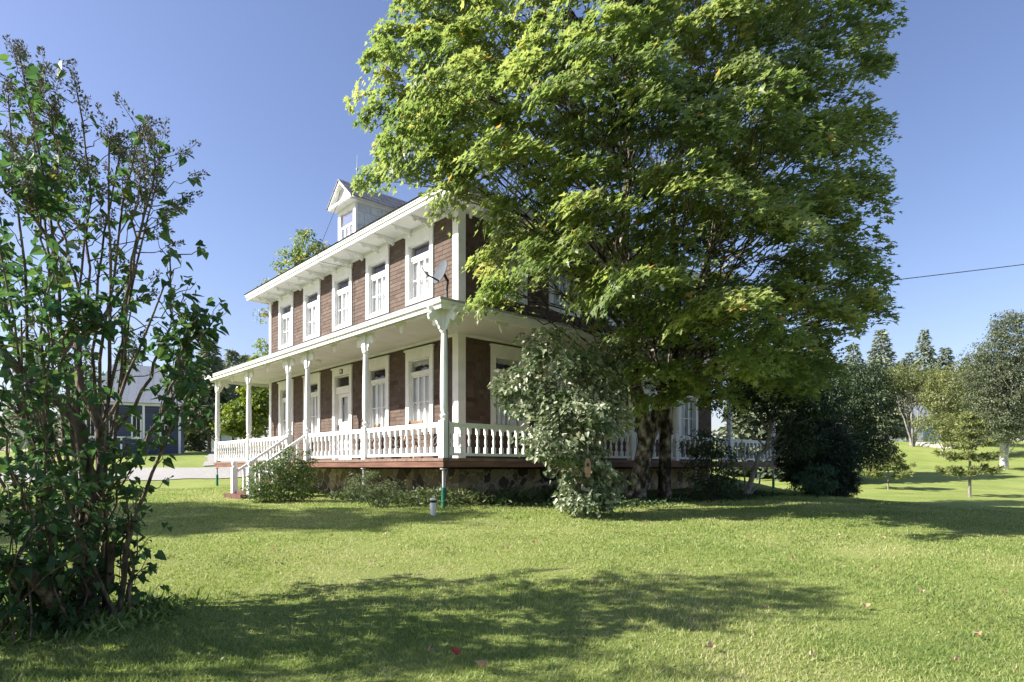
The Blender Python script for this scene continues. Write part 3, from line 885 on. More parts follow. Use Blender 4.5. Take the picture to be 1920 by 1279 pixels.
# front steps
nst = 6
wx, wy = to_world(-1.5, 7.15); gb = Hs(wx, wy) - HB
rise = (DECK - gb) / nst
st = MB()
for k in range(nst):
    z = DECK - (k + 1) * rise; x = -.11 - k * .29
    if k < nst - 1:
        st.box(x - .31, x, 6.58, 7.73, z - .04, z + .0)
    st.box(x - .015, x - .0005, 6.60, 7.71, z + .001, z + rise - .041)
st.box(-1.86, -1.42, 6.50, 7.81, gb - .05, gb + .11)
st.build('steps', M['step'], house)
nz_ = gb + .115
for y in (6.54, 7.77):
    b = MB(); b.box(-1.66, -1.52, y - .07, y + .07, nz_ - .14, nz_ + .72)
    b.lathe([(.05, nz_ + .72), (.06, nz_ + .735), (.045, nz_ + .75), (.075, nz_ + .80), (.08, nz_ + .84), (.06, nz_ + .89), (.0, nz_ + .91)], cx=-1.59, cy=y, n=12)
    b.build('newel_post', M['white'], house, smooth=True)
    r = MB(); r.bar((-1.53, y, nz_ + .60), (-.08, y, RAIL - .06), .07, .06)
    for k in range(4):
        t = (k + .6) / 4.2; x = -1.53 + t * 1.45; zt = nz_ + .58 + t * (RAIL - .06 - nz_ - .60)
        r.box(x - .03, x + .03, y - .03, y + .03, max(nz_ - .1, zt - .72), zt)
    r.build('handrail', M['white'], house)

# main eaves ------------------------------------------------------------
OX, OY = .92, .95                  # eave edge on the front and the side
OX1, OY1 = WX1 + .78, WY1 + .33
zs = hl(6.36)
so_ = MB()
so_.box(OX + .03, OX1 - .03, OY + .03, OY1 - .03, zs, zs + .02)
so_.build('eave_soffit', M['soffit'], house)
ef = MB()
for (z0, z1, ov) in ((hl(6.33), hl(6.43), 0.0), (hl(6.431), hl(6.50), .035), (hl(6.501), hl(6.545), .06)):
    t = .035
    ef.box(OX - ov, OX - ov + t, OY - ov, OY1 + ov, z0, z1); ef.box(OX1 + ov - t, OX1 + ov, OY - ov, OY1 + ov, z0, z1)
    ef.box(OX - ov + t + .001, OX1 + ov - t - .001, OY - ov, OY - ov + t, z0, z1); ef.box(OX - ov + t + .001, OX1 + ov - t - .001, OY1 + ov - t, OY1 + ov, z0, z1)
ef.box(WX0 - .06, WX0 - .001, WY0 - .06, WY1 + .04, zs - .075, zs - .001); ef.box(WX0, WX1, WY0 - .06, WY0 - .001, zs - .075, zs - .001)
ef.build('eave_fascia', M['white'], house)
fret = [(0, 0), (0, -.22), (.05, -.26), (.09, -.22), (.10, -.15), (.15, -.17), (.19, -.13), (.24, -.17), (.29, -.14), (.30, -.09), (.36, -.12), (.41, -.10), (.43, -.15), (.49, -.17), (.53, -.13), (.51, -.08), (.56, -.05), (.57, 0)]
eb = None
for i in range(2):
    for k in range(14):
        if i == 0: loc = (WX0 - .06, 2.0 + k * .862, zs - .002); rz = 0.0
        else: loc = (2.0 + k * .862, WY0 - .06, zs - .002); rz = math.pi / 2
        if eb is None:
            b = MB(); b.prism(fret, lambda a, h, t: (-a, t, h * .78), -.015, .015); b.box(-.60, 0.0, -.03, .03, -.03, -.0)
            eb = b.build('eave_bracket', M['white'], house); o = eb
        else:
            o = eb.copy(); COL.objects.link(o); o.parent = house
        o.location = loc; o.rotation_euler = (0, 0, rz)
# hip roof
rf = MB(); pit = math.tan(R(24)); zr = hl(6.55)
x0, x1, y0, y1 = OX - .1, OX1 + .1, OY - .1, OY1 + .1
mx_, my_ = (x0 + x1) / 2, (y0 + y1) / 2; hh = (min(x1 - x0, y1 - y0) / 2 - .6)
xa, xb, ya, yb = x0 + hh, x1 - hh, y0 + hh, y1 - hh; zp = zr + hh * pit
rf.add([(x0, y0, zr), (x1, y0, zr), (x1, y1, zr), (x0, y1, zr), (xa, ya, zp), (xb, ya, zp), (xb, yb, zp), (xa, yb, zp)],
       [(0, 1, 5, 4), (1, 2, 6, 5), (2, 3, 7, 6), (3, 0, 4, 7), (4, 5, 6, 7)])
rf.build('roof', M['slate'], house)

# dormer -----------------------------------------------------------------
DXF, DC, DW = 1.80, 7.62, 1.10
def roofz(x): return zr + (x - x0) * pit
ze, za = hl(8.22), hl(8.95)
dm = MB()
y0d, y1d = DC - DW / 2, DC + DW / 2
xe = x0 + (ze - zr) / pit
# side cheeks
for y, s in ((y0d, 1), (y1d, -1)):
    dm.add([(DXF + .06, y, roofz(DXF) - .3), (xe, y, ze), (DXF + .06, y, ze), (DXF + .06, y + s * .06, roofz(DXF) - .3), (xe, y + s * .06, ze), (DXF + .06, y + s * .06, ze)],
           [(0, 1, 2), (5, 4, 3), (0, 2, 5, 3), (0, 3, 4, 1), (1, 4, 5, 2)])
dormer = dm.build('dormer', M['diamond'], house)
t = MB()
zw0, zw1 = roofz(DXF) - .10, ze - .16
X = DXF
t.box(X - .02, X + .06, y0d - .02, y0d + .13, zw0, ze); t.box(X - .02, X + .06, y1d - .13, y1d + .02, zw0, ze)
t.box(X - .02, X + .06, y0d + .131, y1d - .131, zw1, ze); t.box(X - .03, X + .06, y0d + .131, y1d - .131, zw0, zw0 + .1)
ow = DW / 2 - .13; ztr = zw1 - .40
t.box(X + .0, X + .05, DC - ow, DC + ow, ztr - .07, ztr)
for s in (-1, 1): t.box(X + .005, X + .045, DC + s * ow / 3 - .03, DC + s * ow / 3 + .03, zw0 + .1, ztr - .07)
t.box(X + .005, X + .045, DC - ow, DC - ow + .045, zw0 + .1, ztr - .07); t.box(X + .005, X + .045, DC + ow - .045, DC + ow, zw0 + .1, ztr - .07)
zm = (zw0 + .1 + ztr - .07) / 2; t.box(X + .012, X + .04, DC - ow, DC + ow, zm - .014, zm + .014)
# gable cornice, tympanum and raking trim
xg = X - .28
ohw = DW / 2 + .2
t.box(xg + .02, X - .021, DC - ohw + .04, DC + ohw - .04, ze + .0, ze + .07)
t.box(xg, xg + .04, DC - ohw, DC + ohw, ze + .02, ze + .11)
t.prism([(-ohw + .05, ze + .071), (ohw - .05, ze + .071), (0, za - .06)], lambda a, h, q: (q, DC + a, h), X - .11, X - .06)
t.prism([(-.07, ze + .2), (0, ze + .11), (.07, ze + .2), (0, ze + .31)], lambda a, h, q: (q, DC + a, h), X - .13, X - .111)
for s in (-1, 1):
    t.prism([(s * ohw, ze + .05), (s * ohw, ze + .12), (0, za + .03), (0, za - .06)], lambda a, h, q: (q, DC + a, h), xg, xg + .05)
    t.prism([(s * (ohw - .02), ze + .07), (s * (ohw - .02), ze + .10), (0, za - .0), (0, za - .04)], lambda a, h, q: (q, DC + a, h), xg + .051, X - .05)
    # eaves along the cheeks
    t.box(X - .02, xe + .5, DC + s * (DW / 2 + .0) - (.10 if s < 0 else -.001), DC + s * (DW / 2) + (.10 if s > 0 else -.001), ze + .0, ze + .07)
    t.box(X - .02, xe + .5, DC + s * (ohw - .03) - .02, DC + s * (ohw - .03) + .02, ze + .045, ze + .115)
t.build('dormer_trim', M['white'], dormer)
g = MB(); g.add([(X + .03, DC - ow, zw0 + .1), (X + .03, DC + ow, zw0 + .1), (X + .03, DC + ow, zw1), (X + .03, DC - ow, zw1)], [(0, 1, 2, 3)]); g.build('dormer_pane', M['glass'], dormer)
c = MB()
for k in range(30):
    ya_, yb_ = DC - ow + k * 2 * ow / 30, DC - ow + (k + 1) * 2 * ow / 30
    xa_, xb_ = X + .16 + .03 * math.sin(k * 1.0), X + .16 + .03 * math.sin((k + 1) * 1.0)
    c.add([(xa_, ya_, zw0), (xb_, yb_, zw0), (xb_, yb_, ztr), (xa_, ya_, ztr)], [(0, 1, 2, 3)])
c.build('dormer_curtain', M['curtain'], dormer)
r = MB()
xr = x0 + (za + .04 - zr) / pit + .4
for s in (-1, 1):
    sl_ = (za - ze - .08) / ohw
    r.prism([(0, za + .07), (s * (ohw + .05), ze + .13 - .05 * sl_), (s * (ohw + .05), ze + .10 - .05 * sl_), (0, za + .035)], lambda a, h, q: (q, DC + a, h), xg - .03, xr)
r.build('dormer_roof', M['slate'], dormer)
lr = MB(); lr.lathe([(.018, za), (.012, za + .5), (.012, za + .52), (.035, za + .55), (.035, za + .6), (.01, za + .63), (.006, za + 1.0), (.0, za + 1.06)], cx=X + .35, cy=DC, n=8)
lr.build('lightning_rod', M['steel'], house)
cb = MB()
cb.tube([(xg - .01, DC - .1, ze + .4), (xg - .05, DC, ze), (OX - .07, DC + .1, hl(6.56)), (OX - .07, DC - .0, hl(6.3)), (WX0 - .06, 6.98, hl(6.1)), (WX0 - .06, 6.95, hl(4.0))], [.008] * 6, 5)
cb.build('lightning_cable', M['wire'], house)
cb = MB(); cb.tube([(-.02, -.10, hl(3.1)), (.03, -.10, hl(2.2)), (.03, -.12, hl(.3)), (.01, -.14, hl(.05)), (.0, -.06, hl(-.2)), (.0, -.05, hl(-.8))], [.012] * 6, 5)
cb.build('ground_cable', M['wire'], house)

# ------------------------------------------------------------------ satellite dish on the porch roof
bx, by = to_world(.28, .28)
dz = HB + hl(3.56)
dish = empty('satellite_dish', (bx, by, dz), 0)
tag(dish, 'grey satellite dish on a short mast at the porch roof corner', 'satellite dish')
m = MB(); m.box(-.09, .09, -.06, .06, -.04, .015); m.tube([(0, 0, 0), (0, 0, .25), (.02, .0, .42)], [.022, .022, .022], 8); m.build('mast', M['dark_metal'], dish)
cw = P(829, 512, by)
ctr = Vector(cw) - Vector((bx, by, dz))
ax = Vector((-.75, -.58, .32)).normalized()
side = ax.cross(Vector((0, 0, 1))).normalized(); upv = side.cross(ax).normalized()
V = []; Fs = []
nr, na = 6, 28
for th in (0, .012):
    for i in range(nr + 1):
        for k in range(na):
            r_ = .27 * i / nr; a_ = 2 * math.pi * k / na
            V.append(ctr + side * (r_ * .92 * math.cos(a_)) + upv * (r_ * math.sin(a_)) + ax * (r_ * r_ * .75 - th))
n1 = (nr + 1) * na
for i in range(nr):
    for k in range(na):
        q_ = (i * na + k, i * na + (k + 1) % na, (i + 1) * na + (k + 1) % na, (i + 1) * na + k)
        Fs.append(q_); Fs.append(tuple(n1 + x for x in q_[::-1]))
for k in range(na):
    a_, b_ = nr * na + k, nr * na + (k + 1) % na
    Fs.append((a_, b_, n1 + b_, n1 + a_))
m = MB(); m.add(V, Fs); m.build('reflector', M['dish'], dish, smooth=True)
m = MB()
tipp = ctr + ax * .40 - upv * .22
m.bar(ctr - upv * .2 + ax * .02, tipp, .025, .03)
m.tube([(0.02, 0, .40), ctr - ax * .05], [.03, .03], 8)
m.build('feed_arm', M['dark_metal'], dish)
m = MB(); m.bar(tipp + Vector((-.05, .02, .10)), tipp + Vector((.07, -.04, -.10)), .06, .05); m.bar(tipp, tipp - ax * .09 + upv * .04, .045, .045); m.build('receiver_head', M['steel'], dish)

# ------------------------------------------------------------------ folding chairs on the porch
def make_chair(x, y, rz, label):
    wx, wy = to_world(x, y)
    t = empty('folding_chair', (wx, wy, HB + DECK), HROT + rz)
    t.scale = (1, 1, 1.14); tag(t, label, 'chair', 'wooden folding chairs on the porch')
    for s in (-1, 1):
        b = MB(); b.bar((.22 * s, -.22, 0), (.20 * s, .16, .88), .03, .045); b.build('leg', M['chairwood'], t)
        b = MB(); b.bar((.18 * s, .24, 0), (.18 * s, -.18, .46), .03, .04); b.build('leg', M['chairwood'], t)
    b = MB()
    for k in range(5): b.box(-.21, .21, -.24 + k * .085, -.24 + k * .085 + .07, .44, .46)
    b.build('seat', M['chairwood'], t)
    b = MB()
    for k in range(3): b.bar((-.21, .09 + k * .035, .62 + k * .105), (.21, .09 + k * .035, .62 + k * .105), .018, .085)
    b.build('backrest', M['chairwood'], t)
    return t
make_chair(1.15, 2.95, R(-70), 'reddish wooden folding chair on the porch, in front of the window nearest the corner')
make_chair(1.15, 4.95, R(-105), 'wooden folding chair on the porch just behind the tall white column right of the door')

# ------------------------------------------------------------------ small things by the foundation
x, y = P(812, 962, 11.9)[0], 11.9
pz = Hs(x, y)
vp = empty('vent_pipe', (x, y, pz)); tag(vp, 'short white pipe with a black band standing in the lawn before the porch', 'pipe')
m = MB(); m.lathe([(.055, -.1), (.055, .24)], n=14); m.build('pipe_body', M['pipe'], vp, smooth=True)
m = MB(); m.lathe([(.058, .24), (.058, .285)], n=14); m.build('band', M['black'], vp, smooth=True)
m = MB(); m.lathe([(.06, .286), (.062, .31), (.05, .325), (0, .327)], n=14); m.build('cap', M['pipe'], vp, smooth=True)

wl = P(1031, 884, 16.2)
whl = empty('cart_wheel', (wl[0], wl[1], wl[2] - .25)); tag(whl, 'dark spoked wheel under the deck edge beside the lilac', 'wheel')
m = MB()
pts = [(.0 + .23 * math.cos(a), 0, .25 + .23 * math.sin(a)) for a in np.linspace(0, 2 * math.pi, 25)]
m.tube(pts, [.035] * 25, 7); m.build('tyre', M['black'], whl, smooth=True)
m = MB()
for k in range(8):
    a = k * math.pi / 4; m.bar((0, 0, .25), (.21 * math.cos(a), 0, .25 + .21 * math.sin(a)), .015, .015)
m.lathe([(.04, .21), (.04, .29)], n=8); m.build('spokes', M['steel'], whl)


# ------------------------------------------------------------------ vegetation generators
def blob_tree(name, label, cat, base, blobs, n_leaf, leaf, tpl, lmat, bmat, trunk_r=.15, trunks=None, group=None, droop=.3, shell=.55, clump=60, limb_to=14, jitter=.5, tint_mu=.5, up=.6, spread=None):
    """base: world xyz; blobs: list of (cx,cy,cz,rx,ry,rz) world; leaves in small clumps through the blobs' volume"""
    t = empty(name, base); tag(t, label, cat, group)
    B = np.array(base, float)
    blobs = np.array(blobs, float)
    vol = blobs[:, 3] * blobs[:, 4] * blobs[:, 5]; pr_ = vol ** .75; pr_ /= pr_.sum()
    nc = max(4, n_leaf // clump)
    w = rng.choice(len(blobs), nc, p=pr_)
    d_ = runit(nc); rr = rng.random(nc) ** (1 / 3.0) * (1 - shell) + shell * (1 - .35 * rng.random(nc) ** 2)
    rr = np.where(rng.random(nc) < .25, rng.random(nc) ** .5, rr)
    cc = blobs[w, :3] + d_ * rr[:, None] * blobs[w, 3:]
    cr_ = (spread or (leaf * 3.2)) * (.6 + .8 * rng.random(nc))
    idx = np.repeat(np.arange(nc), clump)
    n = len(idx)
    loc = runit(n) * (rng.random(n) ** .5)[:, None] * cr_[idx][:, None]; loc[:, 2] *= .55
    pos = cc[idx] + loc
    out = d_[idx].copy(); out[:, 2] *= .4
    nrm = out * .5 + np.array([0, 0, up]) + rng.normal(0, jitter, (n, 3))
    tip = out + rng.normal(0, .5, (n, 3)); tip[:, 2] -= droop * 2
    size = leaf * (.65 + .7 * rng.random(n))
    tc_ = np.clip(rng.normal(tint_mu, .16, nc), 0, 1)
    tint = tc_[idx] + rng.normal(0, .13, n)
    foliage('crown', tpl, pos - B, nrm, tip, size, tint, lmat, t)
    tb_ = Tubes()
    ctr_ = blobs[:, :3].mean(0)
    for k, (x, y, z, r) in enumerate(trunks or [(ctr_[0] - B[0], ctr_[1] - B[1], ctr_[2] - B[2] + blobs[:, 5].max() * .5, trunk_r)]):
        off = np.array([(k % 3) * .6 * r, (k // 3) * r, -.15])
        p = curve_pts(off, (x, y, z), 9, wob=.04 * np.linalg.norm((x, y, z)) * .4)
        tb_.add(p, np.linspace(r, r * .3, 9) * np.concatenate([[1.3], np.ones(8)]), 9)
        sel = rng.choice(nc, min(limb_to, nc), replace=False)
        for s in sel:
            q_ = cc[s] - B
            f = np.clip((q_[2] * .62 - 0) / max(z, .1), .18, .93); a0 = p[int(round(f * 8))]
            tb_.add(curve_pts(a0, q_, 6, up=.06 * np.linalg.norm(q_ - a0), wob=.03 * np.linalg.norm(q_ - a0)), np.linspace(r * .34, r * .05, 6), 5)
    tb_.build('trunk', bmat, t)
    return t


def conifer(name, label, base, h, r0, lmat, group=None, cat='tree', dens=1.0, start=.08, tuft=.34, droop=.35, bare=0.0, tint_mu=.5):
    t = empty(name, base); tag(t, label, cat, group)
    tb_ = Tubes()
    tb_.add([(0, 0, -.2), (.02 * h * rng.normal() * .3, 0, h * .5), (0, 0, h)], [h * .016, h * .010, .01], 7)
    pos, nrm, tip, size, tint = [], [], [], [], []
    z = h * (start + bare)
    while z < h * .985:
        f = 1 - (z - h * start) / (h * (1 - start))
        L0 = r0 * (f ** .85) * (1 if z > h * .2 else .75) + .12
        nb = int((5 + 4 * f) * dens) + 3
        a0 = rng.random() * 6.28
        for k in range(nb):
            a = a0 + k * 6.283 / nb + rng.normal(0, .2); L = L0 * rng.uniform(.65, 1.12)
            u = np.array([math.cos(a), math.sin(a), 0]); sd_ = np.array([-math.sin(a), math.cos(a), 0])
            m_ = max(4, int(L / tuft * 4.2))
            s = np.sqrt(rng.random(m_)) * .92 + .08
            dz_ = -droop * L * s ** 1.5 + .12 * L * s ** 3
            lat = rng.normal(0, .17 * L, m_) * (1.1 - s * .8)
            p = np.outer(s * L, u) + np.outer(lat, sd_); p[:, 2] = z + dz_ - np.abs(lat) * .3 + rng.normal(0, .05, m_)
            pos.append(p)
            nrm.append(np.array([0, 0, 1.0]) + u * .35 + rng.normal(0, .35, (m_, 3)))
            tp = u * .9 + np.outer(np.sign(lat) * .7, sd_) + np.array([0, 0, -.35]) + rng.normal(0, .25, (m_, 3)); tip.append(tp)
            size.append(tuft * (.6 + .8 * rng.random(m_)))
            tint.append(np.clip(rng.normal(tint_mu, .1) + rng.normal(0, .15, m_), 0, 1))
            if k % 2 == 0:
                tb_.add([(0, 0, z), u * L * .5 + np.array([0, 0, z - droop * L * .3]), u * L * .9 + np.array([0, 0, z - droop * L * .75])], [.012 + L * .008, .01 + L * .004, .006], 4)
        z += h * .026 * (.75 + .5 * rng.random()) / max(.6, dens ** .5)
    foliage('crown', OVAL, np.concatenate(pos), np.concatenate(nrm), np.concatenate(tip), np.concatenate(size), np.concatenate(tint), lmat, t)
    tb_.build('trunk', M['bark_conifer'], t)
    return t


def in_poly(px, py, poly):
    poly = np.array(poly, float); n = len(poly); ins = np.zeros(len(px), bool); j = n - 1
    for i in range(n):
        xi, yi = poly[i]; xj, yj = poly[j]
        c_ = ((yi > py) != (yj > py)) & (px < (xj - xi) * (py - yi) / (yj - yi + 1e-9) + xi)
        ins ^= c_; j = i
    return ins


# ------------------------------------------------------------------ the big maple
MX, MY = 3.03, 15.4
mz = Hs(MX, MY)
maple = empty('maple_tree', (MX, MY, mz)); tag(maple, 'large leafy maple with twin rough trunks standing in front of the house', 'tree')
MB0 = np.array([MX, MY, mz])
CY = 14.0
sil = [(900, -330), (1150, -430), (1400, -360), (1540, -160), (1600, -20), (1625, 30), (1665, 85), (1672, 135), (1610, 160), (1650, 195), (1672, 250), (1650, 290), (1595, 275), (1600, 330), (1640, 340),
       (1682, 360), (1668, 392), (1610, 410), (1618, 450), (1650, 440), (1640, 480), (1672, 520), (1650, 545), (1600, 560), (1685, 592), (1660, 612), (1580, 640), (1560, 700), (1520, 735), (1450, 750), (1400, 730), (1330, 760),
       (1240, 790), (1180, 760), (1140, 690), (1150, 610), (1085, 585), (1030, 560), (990, 572), (930, 575), (895, 565), (885, 530), (905, 490), (890, 440), (865, 395), (835, 355), (790, 330), (705, 318),
       (690, 300), (715, 280), (705, 235), (720, 200), (668, 160), (700, 140), (690, 90), (715, 75), (770, 80), (800, 60), (725, 12), (760, -60), (800, -200)]
cand_px = rng.uniform(655, 1700, 9000); cand_py = rng.uniform(-430, 795, 9000)
ok = in_poly(cand_px, cand_py, sil)
cand_px, cand_py = cand_px[ok], cand_py[ok]
rowl = {}
def extent(py):
    xs_ = np.linspace(655, 1700, 120); k = in_poly(xs_, np.full(120, py), sil)
    return (xs_[k].min(), xs_[k].max()) if k.any() else (1100, 1200)
def depth_at(px_, py_, k_, front):
    a_, b_ = extent(py_)
    u = np.clip((px_ - (a_ + b_) / 2) / max(40, (b_ - a_) / 2), -1, 1)
    vtop = np.clip((py_ + 430) / 500, 0.15, 1); vbot = np.clip((800 - py_) / 160, .35, 1)
    ch = math.sqrt(max(0, 1 - u * u)) * min(vtop ** .5, vbot)
    return CY - 3.5 * (1 - .35 * k_) * ch if front else CY + 2.6 * ch * (1 - .6 * k_)
def in_house(p):
    lx, ly = to_local(p[0], p[1]); hz_ = p[2] - HB
    return (lx > -.75 and ly > -.75 and hz_ < hl(3.9)) or (lx > .3 and ly > .3 and hz_ < hl(7.6))
LO = []                              # boughs: rounded masses of sprays
tips = [(1660, 118, .42), (1655, 245, .45), (1665, 368, .45), (1630, 470, .4), (1655, 522, .45), (1655, 596, .42), (1600, 60, .5), (700, 105, .45), (690, 158, .45), (712, 225, .45), (715, 305, .42), (700, 322, .4), (750, 22, .45), (770, 325, .45), (900, 560, .5), (950, 575, .45), (1500, 705, .5), (1560, 655, .5), (1400, 725, .5), (1300, 735, .5), (1220, 770, .4), (1290, 390, .9), (1120, 440, .85), (1150, 120, .9), (960, 330, .8), (1010, 520, .8), (1440, 430, .8), (1350, 620, .75), (890, 515, .5), (955, 548, .5), (935, 490, .55), (1240, 700, .55), (1255, 768, .5), (1350, 758, .5), (1440, 745, .5), (1180, 735, .45), (1420, 660, .6), (1330, 690, .6), (1060, 190, .8), (1420, 230, .8), (1250, 250, .85), (1200, 560, .75), (860, 180, .75), (830, 250, .75)]
tips = [(px_ + (34 if px_ < 800 else -58 if px_ > 1590 else 0), py_ - (6 if py_ > 540 else 0), r_) for px_, py_, r_ in tips]
for px_, py_, r_ in tips: LO.append((*P(px_, py_, depth_at(px_, py_, 0, True) - (.9 if r_ > .7 else 0)), r_))
for px_, py_ in zip(cand_px[:5200], cand_py[:5200]):
    k_ = rng.random(); front = rng.random() < .72
    Yv = depth_at(px_, py_, k_ ** 1.5, front); p = np.array(P(px_, py_, Yv))
    if not in_poly(np.array([px_ - 46, px_ + 46, px_, px_]), np.array([py_, py_, py_ - 34, py_ + 34]), sil).all(): continue
    r_ = rng.uniform(.55, 1.1) if front else rng.uniform(.7, 1.2)
    rp = r_ / Yv * F * .75
    edge = ~in_poly(np.array([px_ - rp, px_ + rp, px_, px_]), np.array([py_, py_, py_ - rp, py_ + rp]), sil)
    if edge.any(): r_ = .42
    A_ = np.array(LO)
    if (np.linalg.norm(A_[:, :3] - p, axis=1) < .62 * (A_[:, 3] + r_)).any() or in_house(p): continue
    LO.append((*p, r_))
SP, SD, SL = [], [], []
for li, (x_, y_, z_, r_) in enumerate(LO):
    c_ = np.array([x_, y_, z_])
    o_ = c_ - np.array([2.4, CY, min(z_ - .8, 7.0)]); o_ /= np.linalg.norm(o_) + 1e-6
    m_ = max(3, int(round(10.5 * r_ ** 1.7)))
    for _ in range(m_):
        for _t in range(8):
            d_ = runit(1)[0]
            if d_ @ o_ > -.35 and d_[2] > -.55: break
        p = c_ + d_ * np.array([r_, r_, r_ * .72]) * rng.uniform(.55, .95)
        if in_house(p): continue
        SP.append(p); v = d_ * .7 + o_ * .7; SD.append(v / (np.linalg.norm(v) + 1e-6)); SL.append(li)
print('boughs', len(LO), 'sprays', len(SP))
lobe_t = rng.normal(0, .065, len(LO)); SL = np.array(SL)
SP = np.array(SP); SD = np.array(SD); ns = len(SP)
SDh = SD.copy(); SDh[:, 2] = np.clip(SDh[:, 2], -.25, .5); SDh += rng.normal(0, .25, (ns, 3)); SDh /= np.linalg.norm(SDh, axis=1)[:, None]
per = 98
idx = np.repeat(np.arange(ns), per); n = len(idx)
sLen = (.50 + .42 * rng.random(ns)); sWid = .30 + .24 * rng.random(ns)
s_ = rng.random(n) ** .7 * 1.15 - .5                     # along the spray
lat = rng.normal(0, .48, n) * (1.05 - .45 * (s_ + .5))
Dv = SDh[idx]; Sv = np.cross(Dv, np.array([0, 0, 1.0])); Sv /= np.linalg.norm(Sv, axis=1)[:, None] + 1e-9
Uv = np.cross(Sv, Dv)
pos = SP[idx] + Dv * (s_ * sLen[idx])[:, None] + Sv * (lat * sWid[idx] * 1.3)[:, None]
pos += Uv * (rng.normal(0, .055, n) + .16)[:, None]
pos[:, 2] -= .42 * np.clip(s_ + .25, 0, 1) ** 2 + .28 * (lat * .9) ** 2
nrm = Uv * .7 + Dv * .42 + np.array([sd.x, sd.y, sd.z]) * .75 + rng.normal(0, .30, (n, 3)) + Sv * (lat * .5)[:, None]
tip = Dv * .8 + Sv * (lat * 1.2)[:, None] + rng.normal(0, .35, (n, 3)); tip[:, 2] -= .75
size = .122 * (.5 + .8 * rng.random(n))
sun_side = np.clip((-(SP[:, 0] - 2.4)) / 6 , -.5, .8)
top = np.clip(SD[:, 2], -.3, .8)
st_ = np.clip(.50 + .02 * sun_side + .12 * top + lobe_t[SL] + rng.normal(0, .07, ns), .12, .9)  # sun side and upper sprays tinted lighter: sunlight put into the leaf colour
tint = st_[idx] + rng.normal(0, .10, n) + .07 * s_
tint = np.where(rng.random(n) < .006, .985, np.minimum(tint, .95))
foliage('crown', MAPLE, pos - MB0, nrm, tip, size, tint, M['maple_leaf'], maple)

tb_ = Tubes()
def mp(px_, py_, Y_): return np.array(P(px_, py_, Y_)) - MB0
tr1 = np.array([mp(1189, 946, MY), mp(1194, 915, MY), mp(1204, 870, MY), mp(1212, 830, MY), mp(1206, 780, MY - .1), mp(1190, 720, MY - .1), mp(1184, 640, MY - .2), mp(1178, 560, MY - .4), mp(1170, 440, MY - .6), mp(1180, 300, MY - .8), mp(1185, 120, MY - .9), mp(1190, -80, MY - 1), mp(1190, -250, MY - 1.1)])
tb_.add(tr1, np.array([.32, .24, .21, .21, .18, .16, .15, .145, .115, .085, .06, .035, .02]), 14)
tr1b = np.array([mp(1210, 840, MY), mp(1224, 800, MY + .02), mp(1246, 740, MY + .05), mp(1275, 660, MY - .2), mp(1310, 560, MY - .5), mp(1340, 430, MY - .8), mp(1360, 260, MY - 1), mp(1370, 60, MY - 1.1), mp(1380, -140, MY - 1.2)])
tb_.add(tr1b, np.array([.16, .17, .16, .14, .11, .08, .06, .04, .02]), 12)
tr2 = np.array([mp(1245, 945, MY + .35), mp(1246, 915, MY + .35), mp(1247, 860, MY + .35), mp(1248, 790, MY + .35), mp(1262, 700, MY + .3), mp(1270, 560, MY + .1), mp(1262, 400, MY), mp(1290, 200, MY - .2), mp(1300, 0, MY - .3)])
tb_.add(tr2, np.array([.24, .17, .155, .15, .125, .10, .075, .05, .02]), 12)
limbs = [tr1[5:], tr1b[3:], tr2[4:]]
allp = []
for T_, n_ in ((tr1[5:], 30), (tr1b[2:], 26), (tr2[4:], 24)):
    L_ = np.interp(np.linspace(0, len(T_) - 1, n_), range(len(T_)), range(len(T_)))
    tt = np.linspace(0, len(T_) - 1, n_)
    allp.append(np.stack([np.interp(tt, range(len(T_)), T_[:, c_]) for c_ in range(3)], 1))
allp = np.concatenate(allp)
# a limb to every bough, then each spray hangs on its own bough's wood
for li, (x_, y_, z_, r_) in enumerate(LO):
    q_ = np.array([x_, y_, z_]) - MB0
    hd = np.hypot(allp[:, 0] - q_[0], allp[:, 1] - q_[1])
    sc = np.abs(allp[:, 2] - np.clip(q_[2] - .45 * hd, 2.6, 12)) + .5 * hd
    a0 = allp[np.argmin(sc)]; L_ = np.linalg.norm(q_ - a0)
    p = curve_pts(a0, q_, 9, up=.06 * L_, wob=.05 * L_ * .5)
    tb_.add(p, np.linspace(.010 + .005 * L_, .007, 9), 6)
    for s in np.nonzero(SL == li)[0]:
        e_ = SP[s] - MB0; j = p[rng.integers(6, 9)]
        tb_.add(curve_pts(j, e_ + SDh[s] * .25, 5, up=.03, wob=.04), np.linspace(.010, .003, 5), 4)
# the bare low limb seen under the crown
tb_.add([mp(1262, 690, MY + .2), mp(1300, 665, MY - .8), mp(1350, 652, MY - 1.6), mp(1400, 640, MY - 2.2)], [.05, .04, .03, .012], 7)
tb_.build('trunk', M['bark'], maple)

